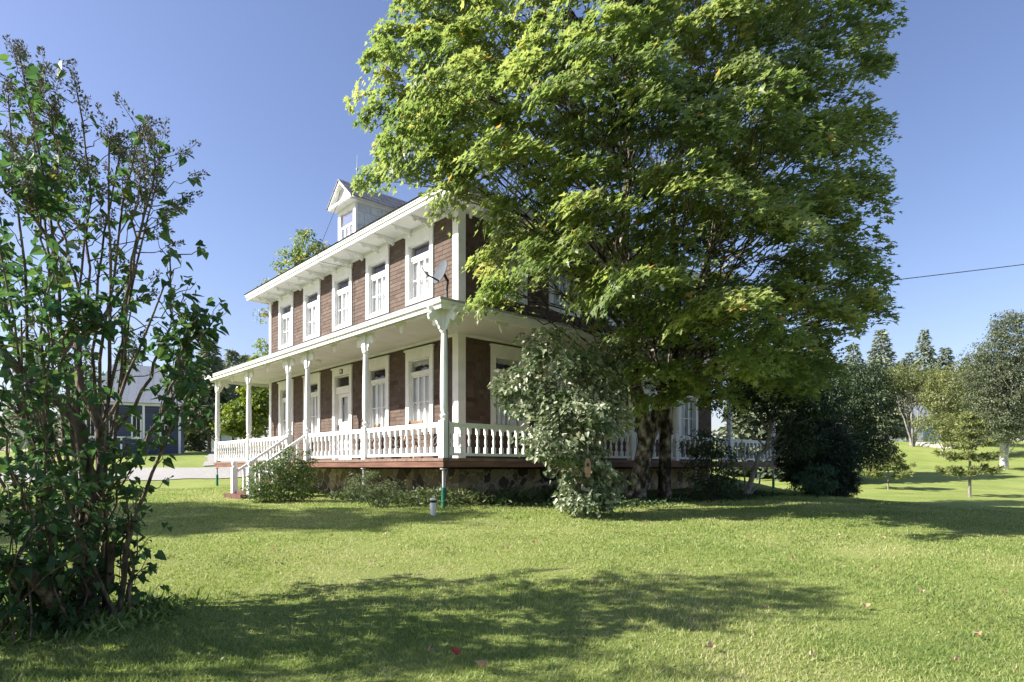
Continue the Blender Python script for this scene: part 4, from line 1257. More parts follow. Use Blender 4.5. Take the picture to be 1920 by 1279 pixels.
# ------------------------------------------------------------------ foreground lilac
LX, LY = P(140, 1160, 5.65)[0], 5.65
lz = Hs(LX, LY)
lil = empty('lilac_shrub', (LX, LY, lz)); tag(lil, 'tall many stemmed lilac with heart shaped leaves and brown seed heads at the left foreground', 'shrub')
LB = np.array([LX, LY, lz])
tb_ = Tubes()
lpos, lnrm, ltip, lsize, ltint = [], [], [], [], []
spos, snrm, stip, ssize, stint = [], [], [], [], []
def lilac_leaves(p, d_, n_, size_, tint0, spread=.05, lp=None):
    """pairs of leaves around point p on a twig of direction d_"""
    a = runit(n_); a[:, 2] *= .5
    a -= np.outer(a @ d_, d_) * .7
    a /= np.linalg.norm(a, axis=1)[:, None] + 1e-9
    lpos.append(p + a * spread + rng.normal(0, .01, (n_, 3)))
    tp = a * .9 + d_ * .25; tp[:, 2] -= .55; ltip.append(tp)
    lnrm.append(np.array([0, 0, .75]) + a * .45 + rng.normal(0, .38, (n_, 3)))
    lsize.append(size_ * (.65 + .6 * rng.random(n_)))
    ltint.append(np.clip(tint0 + rng.normal(0, .16, n_), 0, 1))
def panicle(p, d_, L):
    m_ = 60
    s = rng.random(m_)
    rad = .062 * (1 - s * .75)
    a = runit(m_); a -= np.outer(a @ d_, d_); a /= np.linalg.norm(a, axis=1)[:, None] + 1e-9
    spos.append(p + np.outer(s * L, d_) + a * (rad * (.3 + .7 * rng.random(m_)))[:, None])
    stip.append(a * .6 + d_ * .9); snrm.append(runit(m_)); ssize.append(.026 * (.7 + .7 * rng.random(m_))); stint.append(rng.random(m_))
    tb_.add([p, p + d_ * L], [.003, .0015], 4)
# stems: (tip px, tip py, depth, bare fraction, leafiness)
stems = [(38, 110, 5.5, .45, 1.0), (145, 175, 5.4, .5, .8), (95, 200, 5.2, .45, 1), (205, 260, 5.3, .5, .6), (225, 290, 5.6, .5, .6), (262, 250, 5.7, .6, .6), (290, 285, 5.5, .62, .55), (270, 320, 5.9, .6, .5),
         (292, 350, 5.3, .6, .5), (265, 330, 5.0, .6, .4), (15, 180, 5.9, .4, 1), (60, 160, 6.1, .4, 1), (120, 260, 5.9, .45, .9), (180, 330, 5.7, .45, .7), (-60, 140, 5.6, .4, 1), (-130, 230, 5.7, .3, 1), (-220, 330, 5.5, .3, 1), (-40, 260, 4.9, .4, 1), (-280, 480, 5.6, .2, 1),
         (318, 480, 5.5, .55, .8), (310, 530, 5.2, .5, .9), (360, 590, 5.4, .5, 1.1), (385, 625, 5.3, .55, 1.1), (362, 730, 5.0, .72, 1.2), (300, 660, 5.6, .5, 1.0), (240, 830, 5.1, .35, 1.3), (252, 870, 5.4, .3, 1.2), (240, 915, 5.2, .3, 1.2), (235, 980, 5.3, .3, 1.2),
         (60, 380, 4.9, .35, 1.0), (0, 470, 4.7, .3, 1.1), (110, 480, 5.0, .35, .9), (150, 560, 4.8, .3, 1.1), (40, 600, 4.6, .3, 1.1), (210, 620, 5.0, .3, 1.0), (90, 700, 4.5, .3, 1.2), (-30, 750, 4.4, .2, 1.3), (200, 740, 4.9, .3, 1.2), (20, 880, 4.5, .2, 1.4), (120, 920, 4.6, .2, 1.3), (-80, 950, 4.6, .2, 1.3),
         (60, 1000, 4.7, .1, 1.5), (150, 1040, 4.8, .2, 1.2), (-20, 1060, 4.6, .1, 1.5), (190, 850, 6.3, .3, 1.1), (70, 540, 6.4, .3, 1.0), (-20, 400, 6.5, .3, 1.0), (160, 420, 6.4, .4, .7), (250, 560, 6.3, .4, .7), (130, 690, 6.5, .3, 1.1), (20, 760, 6.4, .3, 1.1), (100, 1090, 5.0, .1, 1.4), (200, 1080, 5.6, .1, 1.2), (-150, 600, 5.2, .2, 1.2), (-200, 800, 5.2, .2, 1.2), (-240, 1000, 5.0, .2, 1.2)]
built = []
for i, (px_, py_, Y_, bare, lf) in enumerate(stems):
    tipw = np.array(P(px_, py_, Y_)) - LB
    lf = lf * (.30 if (py_ < 560 and px_ > 170) else .42 if (py_ < 560 and px_ > 110) else (.50 if 80 < px_ < 260 and py_ > 780 else .70))
    hgt = tipw[2]
    b0 = np.array([rng.normal(0, .20), rng.normal(0, .16), -.1]); fork = None
    if hgt > 1.6 and i % 5 not in (0, 3) and built:
        fork = min(built, key=lambda q: np.linalg.norm(q[-1] - tipw)); jf = int(rng.integers(4, 8)); b0 = fork[jf].copy()
    if hgt < 1.2: b0[:2] *= 1.6
    mid = b0 + (tipw - b0) * .5; mid[:2] = b0[:2] + (tipw[:2] - b0[:2]) * (.30 + .2 * rng.random()); mid[2] = (b0[2] + hgt) * .5
    if fork is not None: mid[:2] = b0[:2] + (tipw[:2] - b0[:2]) * .62 + rng.normal(0, .06, 2)
    tt = np.linspace(0, 1, 14)[:, None]
    p = (1 - tt) ** 2 * b0 + 2 * tt * (1 - tt) * (2 * mid - .5 * (b0 + tipw)) + tt ** 2 * tipw
    p += np.cumsum(rng.normal(0, .024, (14, 3)), 0) * np.sin(np.pi * tt)
    built.append(p)
    r0 = (.6 if fork is not None else 1) * (.015 + .009 * rng.random()) * (1 if hgt < 2 else 1.25) * (1.25 if i in (1, 6, 11, 15, 20, 23) else 1)
    tb_.add(p, np.linspace(r0, .006, 14), 6)
    nt_ = int((7 + 8 * rng.random()) * (.6 + .12 * hgt) * (.5 + .5 * lf)) + 3
    for k in range(nt_):
        f = bare + (1 - bare) * (k + rng.random()) / nt_
        j = min(12, int(f * 13)); fr = f * 13 - j
        a0 = p[j] * (1 - fr) + p[min(13, j + 1)] * fr
        tl = rng.uniform(.18, .55) * (1.15 - .5 * f) * (1 if hgt > 1 else .6)
        dr = runit(1)[0]; dr[2] = abs(dr[2]) * .9 + .35; dr[0] += .12; dr /= np.linalg.norm(dr)
        e_ = a0 + dr * tl
        tp_ = curve_pts(a0, e_, 5, wob=.02, sag=.02)
        tb_.add(tp_, np.linspace(.006, .0025, 5), 4)
        nl = max(1, int(round(rng.uniform(2.5, 5.5) * lf)))
        for m_ in range(nl):
            g_ = (m_ + 1) / nl
            lilac_leaves(a0 + (e_ - a0) * g_, dr, int(rng.integers(2, 4)), .088, .42 + .12 * (tipw[2] > 2.5) - .1 * (lf > 1.2))
        if py_ < 400 and f > .62 and rng.random() < .85: panicle(e_, dr, rng.uniform(.13, .22))
    if py_ < 420:
        dv = p[-1] - p[-3]; dv /= np.linalg.norm(dv)
        for _ in range(3):
            d2 = dv + rng.normal(0, .35, 3); d2 /= np.linalg.norm(d2); panicle(p[-1] - dv * .05 * _, d2, rng.uniform(.16, .28))
    else:
        lilac_leaves(p[-1], np.array([0, 0, 1.0]), 4, .09, .5)
# stout old trunk with its fork
def lp_(px_, py_, Y_): return np.array(P(px_, py_, Y_)) - LB
tb_.add(np.array([lp_(160, 1150, 5.6), lp_(165, 1080, 5.55), lp_(172, 1000, 5.5), lp_(180, 930, 5.45), lp_(160, 870, 5.4), lp_(150, 800, 5.35), lp_(120, 760, 5.3), lp_(60, 720, 5.2), lp_(5, 660, 5.1), (lp_(-40, 560, 5.0))]), np.array([.085, .075, .066, .066, .055, .05, .045, .042, .036, .02]), 10)
tb_.add(np.array([lp_(180, 930, 5.45), lp_(192, 880, 5.5), lp_(188, 800, 5.5), lp_(150, 720, 5.5), lp_(140, 600, 5.5)]), np.array([.05, .044, .04, .035, .02]), 9)
tb_.add(np.array([lp_(120, 1150, 5.3), lp_(60, 1080, 5.0), lp_(0, 1050, 4.8), lp_(-60, 1000, 4.7)]), np.array([.06, .055, .045, .03]), 9)
tb_.add(np.array([lp_(205, 1100, 5.6), lp_(207, 1040, 5.6), lp_(212, 1018, 5.55)]), np.array([.035, .033, .03]), 8)
for k in range(26):      # suckers round the base
    x_, y_ = np.clip(rng.normal(-.15, .35, 2), -.8, .35)
    p = curve_pts((x_, y_, -.05), (x_ * 1.4 + rng.normal(0, .1), y_ * 1.3, rng.uniform(.4, 1.3)), 5, wob=.03)
    tb_.add(p, np.linspace(.009, .004, 5), 5)
    for g_ in np.linspace(.3, 1, 5): lilac_leaves(p[min(4, int(g_ * 4))], np.array([0, 0, 1.0]), 3, .085, .32)
tb_.build('trunk', M['bark_lilac'], lil)
foliage('foliage', HEART, np.concatenate(lpos), np.concatenate(lnrm), np.concatenate(ltip), np.concatenate(lsize), np.concatenate(ltint), M['lilac_leaf'], lil)
foliage('seed_heads', OVAL, np.concatenate(spos), np.concatenate(snrm), np.concatenate(stip), np.concatenate(ssize), np.concatenate(stint), M['seed'], lil)

l2 = lil.copy(); COL.objects.link(l2); l2.location = (-6.3, 3.75, Hs(-6.3, 3.75)); l2.rotation_euler = (0, 0, 2.4); l2.scale = (1.05, 1.0, 1.0)
l2['label'] = 'lilac clump beyond the left edge of the lawn'
for c_ in list(lil.children):
    k_ = c_.copy(); COL.objects.link(k_); k_.parent = l2

# ------------------------------------------------------------------ shrubs by the house
def at(px_, py_, Y_): return tuple(P(px_, py_, Y_))
def gnd(px_, Y_):
    X_ = (px_ - CX) / F * Y_
    return (X_, Y_, Hs(X_, Y_))
def blob(px_, py_, Y_, wpx, hpx, dm=None):
    c_ = P(px_, py_, Y_); s = Y_ / F
    return (c_[0], c_[1], c_[2], wpx * s, (dm if dm else wpx * s * .8), hpx * s)

b = gnd(1095, 12.0)
blob_tree('lilac_shrub', 'leggy lilac with pale leaves and bare grey branches at the porch corner beside the maple', 'shrub', b,
          [blob(1060, 700, 11.8, 75, 62), blob(1030, 650, 11.8, 40, 35), blob(985, 740, 12.2, 58, 50), blob(1090, 790, 11.6, 85, 45), blob(1040, 830, 11.4, 55, 40), blob(1105, 890, 11.8, 62, 62), blob(1100, 935, 11.8, 60, 34), blob(1150, 660, 12.2, 40, 45), blob(1130, 720, 12.1, 50, 50)],
          8200, .09, HEART, M['lilac_pale'], M['bark_grey'], trunks=[(-.1, .1, 2.9, .05), (.3, -.05, 2.4, .04), (-.55, .1, 2.2, .04), (.5, .1, 2.0, .035)], clump=24, spread=.27, tint_mu=.56, limb_to=16, droop=.25, jitter=.4)
b = gnd(538, 15.3)
blob_tree('round_shrub', 'rounded green leafy shrub growing beside the porch steps', 'shrub', b,
          [blob(530, 902, 15.2, 66, 50), blob(553, 870, 15.3, 44, 34), blob(500, 895, 15.2, 34, 34), blob(500, 925, 15.1, 35, 28), blob(575, 910, 15.2, 28, 30)], 9800, .052, OVAL, M['shrub_leaf'], M['bark_dark'],
          trunks=[(.1, 0, .8, .02), (-.3, 0, .7, .02), (.35, 0, .7, .02)], clump=20, tint_mu=.5, spread=.15)
b = gnd(700, 13.6)
blob_tree('arching_shrub', 'small grey green shrub with arching stems below the porch front', 'shrub', b,
          [blob(690, 905, 13.5, 36, 26), blob(712, 925, 13.4, 26, 25), blob(668, 915, 13.5, 24, 12), blob(735, 918, 13.6, 28, 18)], 1900, .07, LANCE, M['grey_shrub'], M['bark_dark'],
          trunks=[(.1, 0, .6, .012), (-.3, 0, .55, .012), (.25, 0, .5, .012)], clump=18, tint_mu=.55, spread=.16)
b = gnd(1335, 15.6)
blob_tree('dark_shrub', 'dark leafy shrub right of the maple trunks, in front of the porch railing', 'shrub', b,
          [blob(1335, 880, 15.6, 46, 55), blob(1320, 835, 15.7, 36, 30), blob(1360, 910, 15.5, 30, 28)], 4200, .07, OVAL, M['dark_leaf'], M['bark_dark'],
          trunks=[(0, 0, 1.2, .025), (-.2, 0, 1.0, .02), (.25, 0, 1.1, .02)], clump=20, spread=.2)
b = gnd(1395, 17.4)
blob_tree('leaning_tree', 'small tree with a pale leaning trunk before the far end of the porch railing', 'tree', b,
          [blob(1440, 730, 17.0, 70, 45), blob(1370, 740, 17.2, 60, 40), blob(1490, 770, 17.0, 55, 55), blob(1500, 830, 17.2, 40, 40), blob(1470, 700, 16.6, 60, 40), blob(1540, 740, 16.8, 50, 50)], 12000, .085, OVAL, M['dark_leaf'], M['bark_grey'],
          trunks=[(.85, -.2, 2.4, .09), (-.1, 0, 2.2, .03), (1.4, 0, 2.0, .03)], clump=24, droop=.5, spread=.28)
b = gnd(1548, 18.6)
blob_tree('yew_bush', 'dense dark evergreen bush with rounded side at the right end of the porch', 'bush', b,
          [blob(1545, 860, 18.8, 58, 78), blob(1500, 840, 19.0, 48, 70), blob(1560, 905, 18.7, 44, 45)], 42000, .10, LANCE, M['yew'], M['bark_dark'],
          trunks=[(0, 0, 1.6, .06)], clump=26, droop=.05, spread=.17, shell=.75)
b = gnd(1535, 17.6)
blob_tree('drooping_shrub', 'light green drooping shrub in front of the dense dark evergreen bush', 'shrub', b,
          [blob(1535, 895, 17.5, 34, 28), blob(1505, 905, 17.5, 22, 20)], 1500, .11, LANCE, M['fern'], M['bark_dark'], trunks=[(0, 0, .6, .02)], clump=16, droop=.8, spread=.16)
b = gnd(1585, 27.0)
blob_tree('dark_tree', 'dark small leaved tree with grey bare twigs behind the evergreen bush', 'tree', b,
          [blob(1600, 740, 27, 85, 60), blob(1640, 800, 26.5, 45, 60), blob(1580, 800, 26.5, 60, 70), blob(1605, 712, 27, 60, 30), blob(1632, 850, 26, 46, 28), blob(1590, 850, 26, 46, 40)], 24000, .10, OVAL, M['dark_leaf'], M['bark_grey'],
          trunks=[(0, 0, 4.2, .12)], clump=22, spread=.36, droop=.4)

# hanging carved slab on the lilac
hp = P(1102, 877, 11.1)
hg = empty('carved_slab', (hp[0], hp[1], hp[2] - .17)); tag(hg, 'weathered brown carved wood slab hanging in the pale lilac', 'ornament')
m = MB(); m.prism([(-.03, 0), (.03, .0), (.055, .1), (.05, .26), (.03, .33), (-.025, .34), (-.05, .27), (-.055, .1)], lambda a, h, t: (a, t, h), -.02, .02); m.build('slab', M['chairwood'], hg)
m = MB(); m.lathe([(.022, .19), (.028, .22), (.022, .25)], cy=-.015, n=8); m.build('hollow_shade', M['black'], hg)  # solid black bead, its colour standing in for the shade inside a hole
m = MB(); m.tube([(0, 0, .33), (.01, .02, .6)], [.004, .004], 4); m.build('cord', M['wire'], hg)

# weed bed along the foundation
def bed(name, label, n_, pts, w_, mat, tpl, size_, hmax, kind='stuff', tip_up=.6, mu=.5):
    pts = np.array(pts, float); t_ = rng.random(n_) * (len(pts) - 1)
    X_ = np.interp(t_, range(len(pts)), pts[:, 0]); Y_ = np.interp(t_, range(len(pts)), pts[:, 1])
    X_ = X_ + rng.normal(0, w_ * .5, n_); Y_ = Y_ + rng.normal(0, w_ * .5, n_)
    hump = .5 + .5 * np.sin(X_ * 3.1 + 2 * np.sin(Y_ * 2.3))
    Z_ = H(X_, Y_) + rng.random(n_) * hmax * (.3 + .7 * hump)
    nrm_ = np.array([0, -.3, .7]) + rng.normal(0, .5, (n_, 3)); tp = rng.normal(0, .8, (n_, 3)); tp[:, 2] = tip_up
    o = foliage(name, tpl, np.stack([X_, Y_, Z_], 1), nrm_, tp, size_ * (.5 + rng.random(n_)), np.clip(rng.normal(mu, .15, n_) + .25 * (hump - .5), 0, 1), mat, None)
    return tag(o, label, 'plants', kind=kind)
w0 = [to_world(x_, y_) for x_, y_ in ((.7, 5.8), (.55, 4), (.3, 2.2), (.4, .6), (.6, -.2), (2.0, .3), (4.0, .5), (5.6, .4))]
bed('weeds', 'mixed weeds and pale stems growing along the stone foundation', 9000, w0, .75, M['weed'], LANCE, .11, .36)
w1 = [to_world(x_, y_) for x_, y_ in ((2.2, -1.2), (4.0, -1.5), (6.0, -1.4), (8.5, -1.6), (10.5, -1.2))]
bed('ground_cover', 'low dark leafy ground cover around the maple trunks', 10000, w1, 1.0, M['cover'], OVAL, .07, .14, mu=.45)
w2 = [(LX - 1.2, LY - .1), (LX, LY - .1), (LX + .55, LY + .1)]
bed('tall_grass', 'longer unmown grass around the foreground lilac base', 5200, w2, .5, M['grass'], LANCE, .085, .03, tip_up=1.3, mu=.3)

# ------------------------------------------------------------------ background: left
def spruce(px_, top_py, Y_, r_, label, base_py=None, mat='conifer', grp='spruces beyond the driveway', **k):
    b_ = gnd(px_, Y_); h_ = P(px_, top_py, Y_)[2] - b_[2]
    return conifer('spruce_tree', label, b_, h_, r_, M[mat], group=grp, **k)
spruce(345, 655, 55, 2.6, 'spruce beyond the driveway with a thin top just right of the blue house', dens=1.0, tuft=.5)
spruce(392, 632, 52, 3.0, 'tallest bushy spruce beyond the driveway, behind the porch roof end', dens=1.2, tuft=.52, bare=.15)
spruce(436, 652, 58, 2.3, 'narrow spruce with a bare pole trunk seen between the two end porch columns', dens=.9, tuft=.5, bare=.25)
spruce(460, 660, 62, 2.2, 'slender spruce seen above the porch roof end, nearest the house wall', dens=.9, tuft=.5, bare=.2)
spruce(366, 690, 60, 2.4, 'shorter dark spruce between two taller ones beyond the driveway', dens=1.0, tuft=.5, bare=.2, tint_mu=.35)
spruce(412, 672, 66, 2.4, 'dark spruce standing behind the tallest bushy one', dens=1.0, tuft=.5, bare=.2, tint_mu=.3)
spruce(242, 610, 84, 3.8, 'spruce behind the blue house showing beside the lilac branches', dens=1.0, tuft=.5)
spruce(160, 640, 86, 4.0, 'spruce behind the blue house hidden mostly by the lilac', dens=1.0, tuft=.5)
spruce(60, 620, 88, 4.2, 'spruce far behind the lower lilac stems at the left edge', dens=1.0, tuft=.5)
spruce(-60, 640, 90, 4.4, 'spruce beyond the left edge of the yard', dens=1.0, tuft=.5)
b = gnd(470, 33)
blob_tree('maple_sapling', 'bright yellow green young tree behind the far end of the porch', 'tree', b,
          [blob(465, 785, 33, 45, 35), blob(490, 745, 33.5, 35, 40), blob(440, 800, 32.6, 30, 18), blob(485, 700, 34, 26, 30)], 6500, .17, MAPLE, M['bright_leaf'], M['bark_grey'], trunks=[(0, 0, 4.2, .08)], clump=20, spread=.42)
b = gnd(560, 38)
blob_tree('poplar_tree', 'loose leafy tree with thin upright shoots rising behind the house roof', 'tree', b,
          [blob(575, 470, 38, 26, 40), blob(545, 500, 38, 26, 40), blob(600, 480, 38, 30, 26), blob(560, 560, 38, 55, 45), blob(500, 545, 38, 14, 26), blob(495, 590, 38, 14, 16), blob(498, 655, 38, 16, 22)],
          6000, .19, OVAL, M['maple_leaf'], M['bark_dark'], trunks=[(.5, 0, 12.6, .16), (-.5, 0, 11.5, .1)], clump=18, spread=.45, tint_mu=.5, limb_to=24)

# dark blue clapboard house
M['clap'] = brick_mat('blue_clapboard', (.040, .055, .105), (.05, .068, .125), (.014, .018, .032), 4, .13, .012, rot=(R(90), 0, 0), rough=.6)
M['roof_metal'] = brick_mat('pale_grey_metal_roof', (.20, .22, .25), (.225, .245, .28), (.17, .185, .21), .45, 8, .02, rough=.45)
Yb = 42.0
xr_, xl_ = (339 - CX) / F * Yb, (60 - CX) / F * Yb
bz = Hs(xr_ - 2, Yb)
br_ = R(26); bc, bs = math.cos(br_), math.sin(br_)
def along(px_):
    q_ = (px_ - CX) / F; return (xr_ - q_ * Yb) / (bc - q_ * bs)      # metres left of the right front corner
hw2 = along(165) / 2
bh = empty('clapboard_house', (xr_ - hw2 * bc - 4 * bs, Yb - hw2 * bs + 4 * bc, bz), br_); tag(bh, 'dark blue clapboard house with white arched window and pale metal roof at left', 'house')
def bx_(px_): return hw2 - along(px_)
xl_, xr0_, ox = -hw2, hw2, 0
lx0, lx1 = -hw2, hw2
wh = 3.25
m = MB(); m.box(lx0, lx1, -4, 4, -.6, wh); m.build('wall', M['clap'], bh)
m = MB()
hip = 3.0; zr2 = wh + 3.0
m.add([(lx0 - .3, -4.35, wh), (lx1 + .3, -4.35, wh), (lx1 + .3, 4.35, wh), (lx0 - .3, 4.35, wh), (lx0 + .9, 0, zr2), (lx1 - 1.5, 0, zr2)], [(0, 1, 5, 4), (1, 2, 5), (2, 3, 4, 5), (3, 0, 4), (3, 2, 1, 0)])
m.build('roof', M['roof_metal'], bh)
m = MB()
for a_ in (lx1 - .14, bx_(267)): m.box(a_, a_ + .14, -4.04, -4.001, -.3, wh - .01)
m.box(lx0, lx1 + .05, -4.06, -4.001, wh - .16, wh - .011); m.build('corner_board', M['white'], bh)
def arch_pts(w_, h_): return [(-w_, 0), (w_, 0)] + [(w_ * math.cos(a_), h_ + w_ * math.sin(a_)) for a_ in np.linspace(0, math.pi, 13)]
wc = bx_(308.5); wz = P(308, 832, Yb)[2] - bz
m = MB()
outer = arch_pts(.29, 1.55); inn = arch_pts(.19, 1.50)
m.prism(outer, lambda a, h, t: (wc + a, t, wz + h), -4.05, -4.002)
aw = m.build('arched_window', M['white'], bh)
m = MB()
for (a0, a1) in ((-.18, -.02), (.02, .18)):
    for (h0, h1) in ((.14, .46), (.50, .82), (.86, 1.18)): m.box(wc + a0, wc + a1, -4.058, -4.051, wz + h0, wz + h1)
m.prism([(-.18, 1.26), (.18, 1.26)] + [(.18 * math.cos(a_), 1.34 + .3 * math.sin(a_)) for a_ in np.linspace(0.1, math.pi - .1, 9)], lambda a, h, t: (wc + a, t, wz + h), -4.058, -4.051)
m.build('pane', M['black'], aw)
for wpx in (256, 205, 170):
    wc2 = bx_(wpx)
    m = MB(); m.box(wc2 - .3, wc2 + .3, -4.05, -4.002, .9, 2.5); w_ = m.build('window', M['white'], bh)
    m = MB(); m.box(wc2 - .2, wc2 - .02, -4.058, -4.051, 1.0, 2.4); m.box(wc2 + .02, wc2 + .2, -4.058, -4.051, 1.0, 2.4); m.build('pane', M['black'], w_)
m = MB(); m.box(lx0, bx_(262), -5.2, -4.0, -.6, .12); m.build('porch_deck', M['dark_metal'], bh)
m = MB()
pw_ = bx_(264) - lx0
for k in range(4):
    a_ = lx0 + k * pw_ / 3.1; m.box(a_, a_ + .1, -5.15, -5.05, .12, 1.0)
m.box(lx0, lx0 + pw_, -5.14, -5.06, .92, .999); m.build('porch_railing', M['white'], bh)

# white shed behind the spruces
def shed(name, label, px0, px1, top, Y_, dpt, wmat, rmat, dmat=None, doors=(), rise=1.2):
    x0_, x1_ = (px0 - CX) / F * Y_, (px1 - CX) / F * Y_
    gz_ = Hs((x0_ + x1_) / 2, Y_); hgt = P(px0, top, Y_)[2] - gz_
    t = empty(name, ((x0_ + x1_) / 2, Y_ + dpt / 2, gz_)); tag(t, label, 'building')
    w_ = (x1_ - x0_) / 2
    m = MB(); m.box(-w_, w_, -dpt / 2, dpt / 2, -.6, hgt); m.build('wall', wmat, t)
    m = MB(); m.prism([(-dpt / 2 - .4, hgt), (dpt / 2 + .4, hgt), (0, hgt + rise)], lambda a, h, q: (q, a, h), -w_ - .4, w_ + .4); m.build('roof', rmat, t)
    for (a_, b_) in doors:
        m = MB(); m.box(-w_ + a_ * 2 * w_, -w_ + b_ * 2 * w_, -dpt / 2 - .05, -dpt / 2 - .002, 0, hgt * .72); m.build('door', dmat, t)
    return t
M['shedwhite'] = brick_mat('white_siding', (.55, .57, .60), (.58, .60, .63), (.40, .42, .45), 3, .2, .012, rot=(R(90), 0, 0), rough=.6)
M['bluedoor'] = noise_mat('blue_door', (.16, .23, .38), (.20, .28, .44), 4, .6)
shed('white_shed', 'small white shed behind the spruces left of the porch', 362, 402, 812, 72, 6, M['shedwhite'], M['roof_metal'], M['bluedoor'], [(.15, .3)])
shed('pale_barn', 'pale bluish white barn behind trees on the right hilltop', 1630, 1765, 782, 84, 9, M['shedwhite'], M['roof_metal'], M['bluedoor'], [(.46, .62), (.74, .9)], 2.0)

# ------------------------------------------------------------------ background: right
spruce(1652, 612, 78, 4.2, 'broad spruce on the right hillside just past the maple crown', grp='spruces on the right hillside', dens=1.1, tuft=.52)
spruce(1733, 611, 96, 3.9, 'pointed spruce on the skyline in the middle of the right hillside', grp='spruces on the right hillside', dens=1.1, tuft=.52)
spruce(1772, 645, 92, 4.2, 'dark shorter spruce right of the pointed skyline spruce', grp='spruces on the right hillside', dens=1.1, tuft=.52, tint_mu=.3)
spruce(1690, 672, 98, 4.2, 'low spruce between the broad and the pointed skyline spruces', grp='spruces on the right hillside', dens=1.1, tuft=.52, tint_mu=.35)
spruce(1812, 668, 100, 4.4, 'spruce top behind the birch on the right hillside', grp='spruces on the right hillside', dens=1.1, tuft=.52, tint_mu=.35)
spruce(1600, 640, 92, 4.4, 'spruce on the right hillside mostly behind the maple crown', grp='spruces on the right hillside', dens=1.1, tuft=.52, tint_mu=.4)
spruce(1545, 660, 96, 4.6, 'spruce far behind the dark tree at the porch end', grp='spruces on the right hillside', dens=1.0, tuft=.52, tint_mu=.35)
spruce(1435, 560, 46, 4.2, 'dark spruce behind the right end of the porch', grp='spruces on the right hillside', dens=1.1, tuft=.7, tint_mu=.3)
spruce(1520, 600, 44, 4.0, 'dark spruce between the porch end and the dark small leaved tree', grp='spruces on the right hillside', dens=1.1, tuft=.7, tint_mu=.3)
b = gnd(1710, 70)
blob_tree('bare_branched_tree', 'pale tree with fanned bare grey limbs below a thin crown on the hilltop', 'tree', b,
          [blob(1710, 705, 70, 52, 20), blob(1685, 720, 70, 30, 18), blob(1745, 715, 70, 34, 22)], 5200, .24, OVAL, M['pale_leaf'], M['bark_grey'],
          trunks=[(0, 0, 6.5, .16), (-1.9, 0, 6.3, .11), (1.7, 0, 6.2, .11), (-.9, .3, 6.6, .1), (.9, -.3, 6.5, .1)], clump=20, spread=.7, tint_mu=.4, limb_to=12)
b = gnd(1768, 62)
blob_tree('broadleaf_tree', 'pale green broad leafed tree between the bare limbed tree and the birch', 'tree', b,
          [blob(1775, 745, 62, 48, 50), blob(1760, 800, 60, 42, 32), blob(1805, 720, 63, 40, 45), blob(1800, 790, 62, 40, 40)], 11000, .22, OVAL, M['pale_leaf'], M['bark_grey'], trunks=[(0, 0, 6, .15)], clump=20, spread=.6)
b = gnd(1882, 52)
blob_tree('birch_tree', 'large grey green birch with twin white trunks on the right slope', 'tree', b,
          [blob(1880, 740, 52, 68, 85), blob(1850, 690, 52, 42, 60), blob(1905, 660, 52, 55, 80), blob(1870, 800, 51, 60, 34), blob(1930, 755, 52, 60, 70), blob(1845, 770, 51.5, 36, 46), blob(1885, 620, 52, 26, 40)],
          44000, .17, OVAL, M['birch_leaf'], M['bark_birch'], trunks=[(-.2, 0, 10.5, .20), (1.4, 0, 9.5, .2)], clump=22, spread=.55, droop=.5, limb_to=22)
spruce(1705, 655, 108, 5.0, 'wide dark spruce behind the fanned bare limbed tree', grp='spruces on the right hillside', dens=1.1, tuft=.52, tint_mu=.3)
spruce(1755, 668, 110, 5.0, 'wide dark spruce behind the pale broad leafed tree', grp='spruces on the right hillside', dens=1.1, tuft=.52, tint_mu=.4)
spruce(1840, 650, 108, 5.0, 'wide spruce behind the left half of the birch crown', grp='spruces on the right hillside', dens=1.1, tuft=.52, tint_mu=.35)
spruce(1960, 600, 80, 4.5, 'spruce beyond the right edge of the slope', grp='spruces on the right hillside', dens=1.0, tuft=.52)
b = gnd(2010, 60)
blob_tree('broadleaf_tree', 'tree beyond the birch at the right edge of the slope', 'tree', b, [blob(2010, 720, 60, 80, 100), blob(1990, 800, 60, 70, 50)], 9000, .26, OVAL, M['dark_leaf'], M['bark_dark'], trunks=[(0, 0, 8, .2)], clump=20, spread=.7, tint_mu=.7)

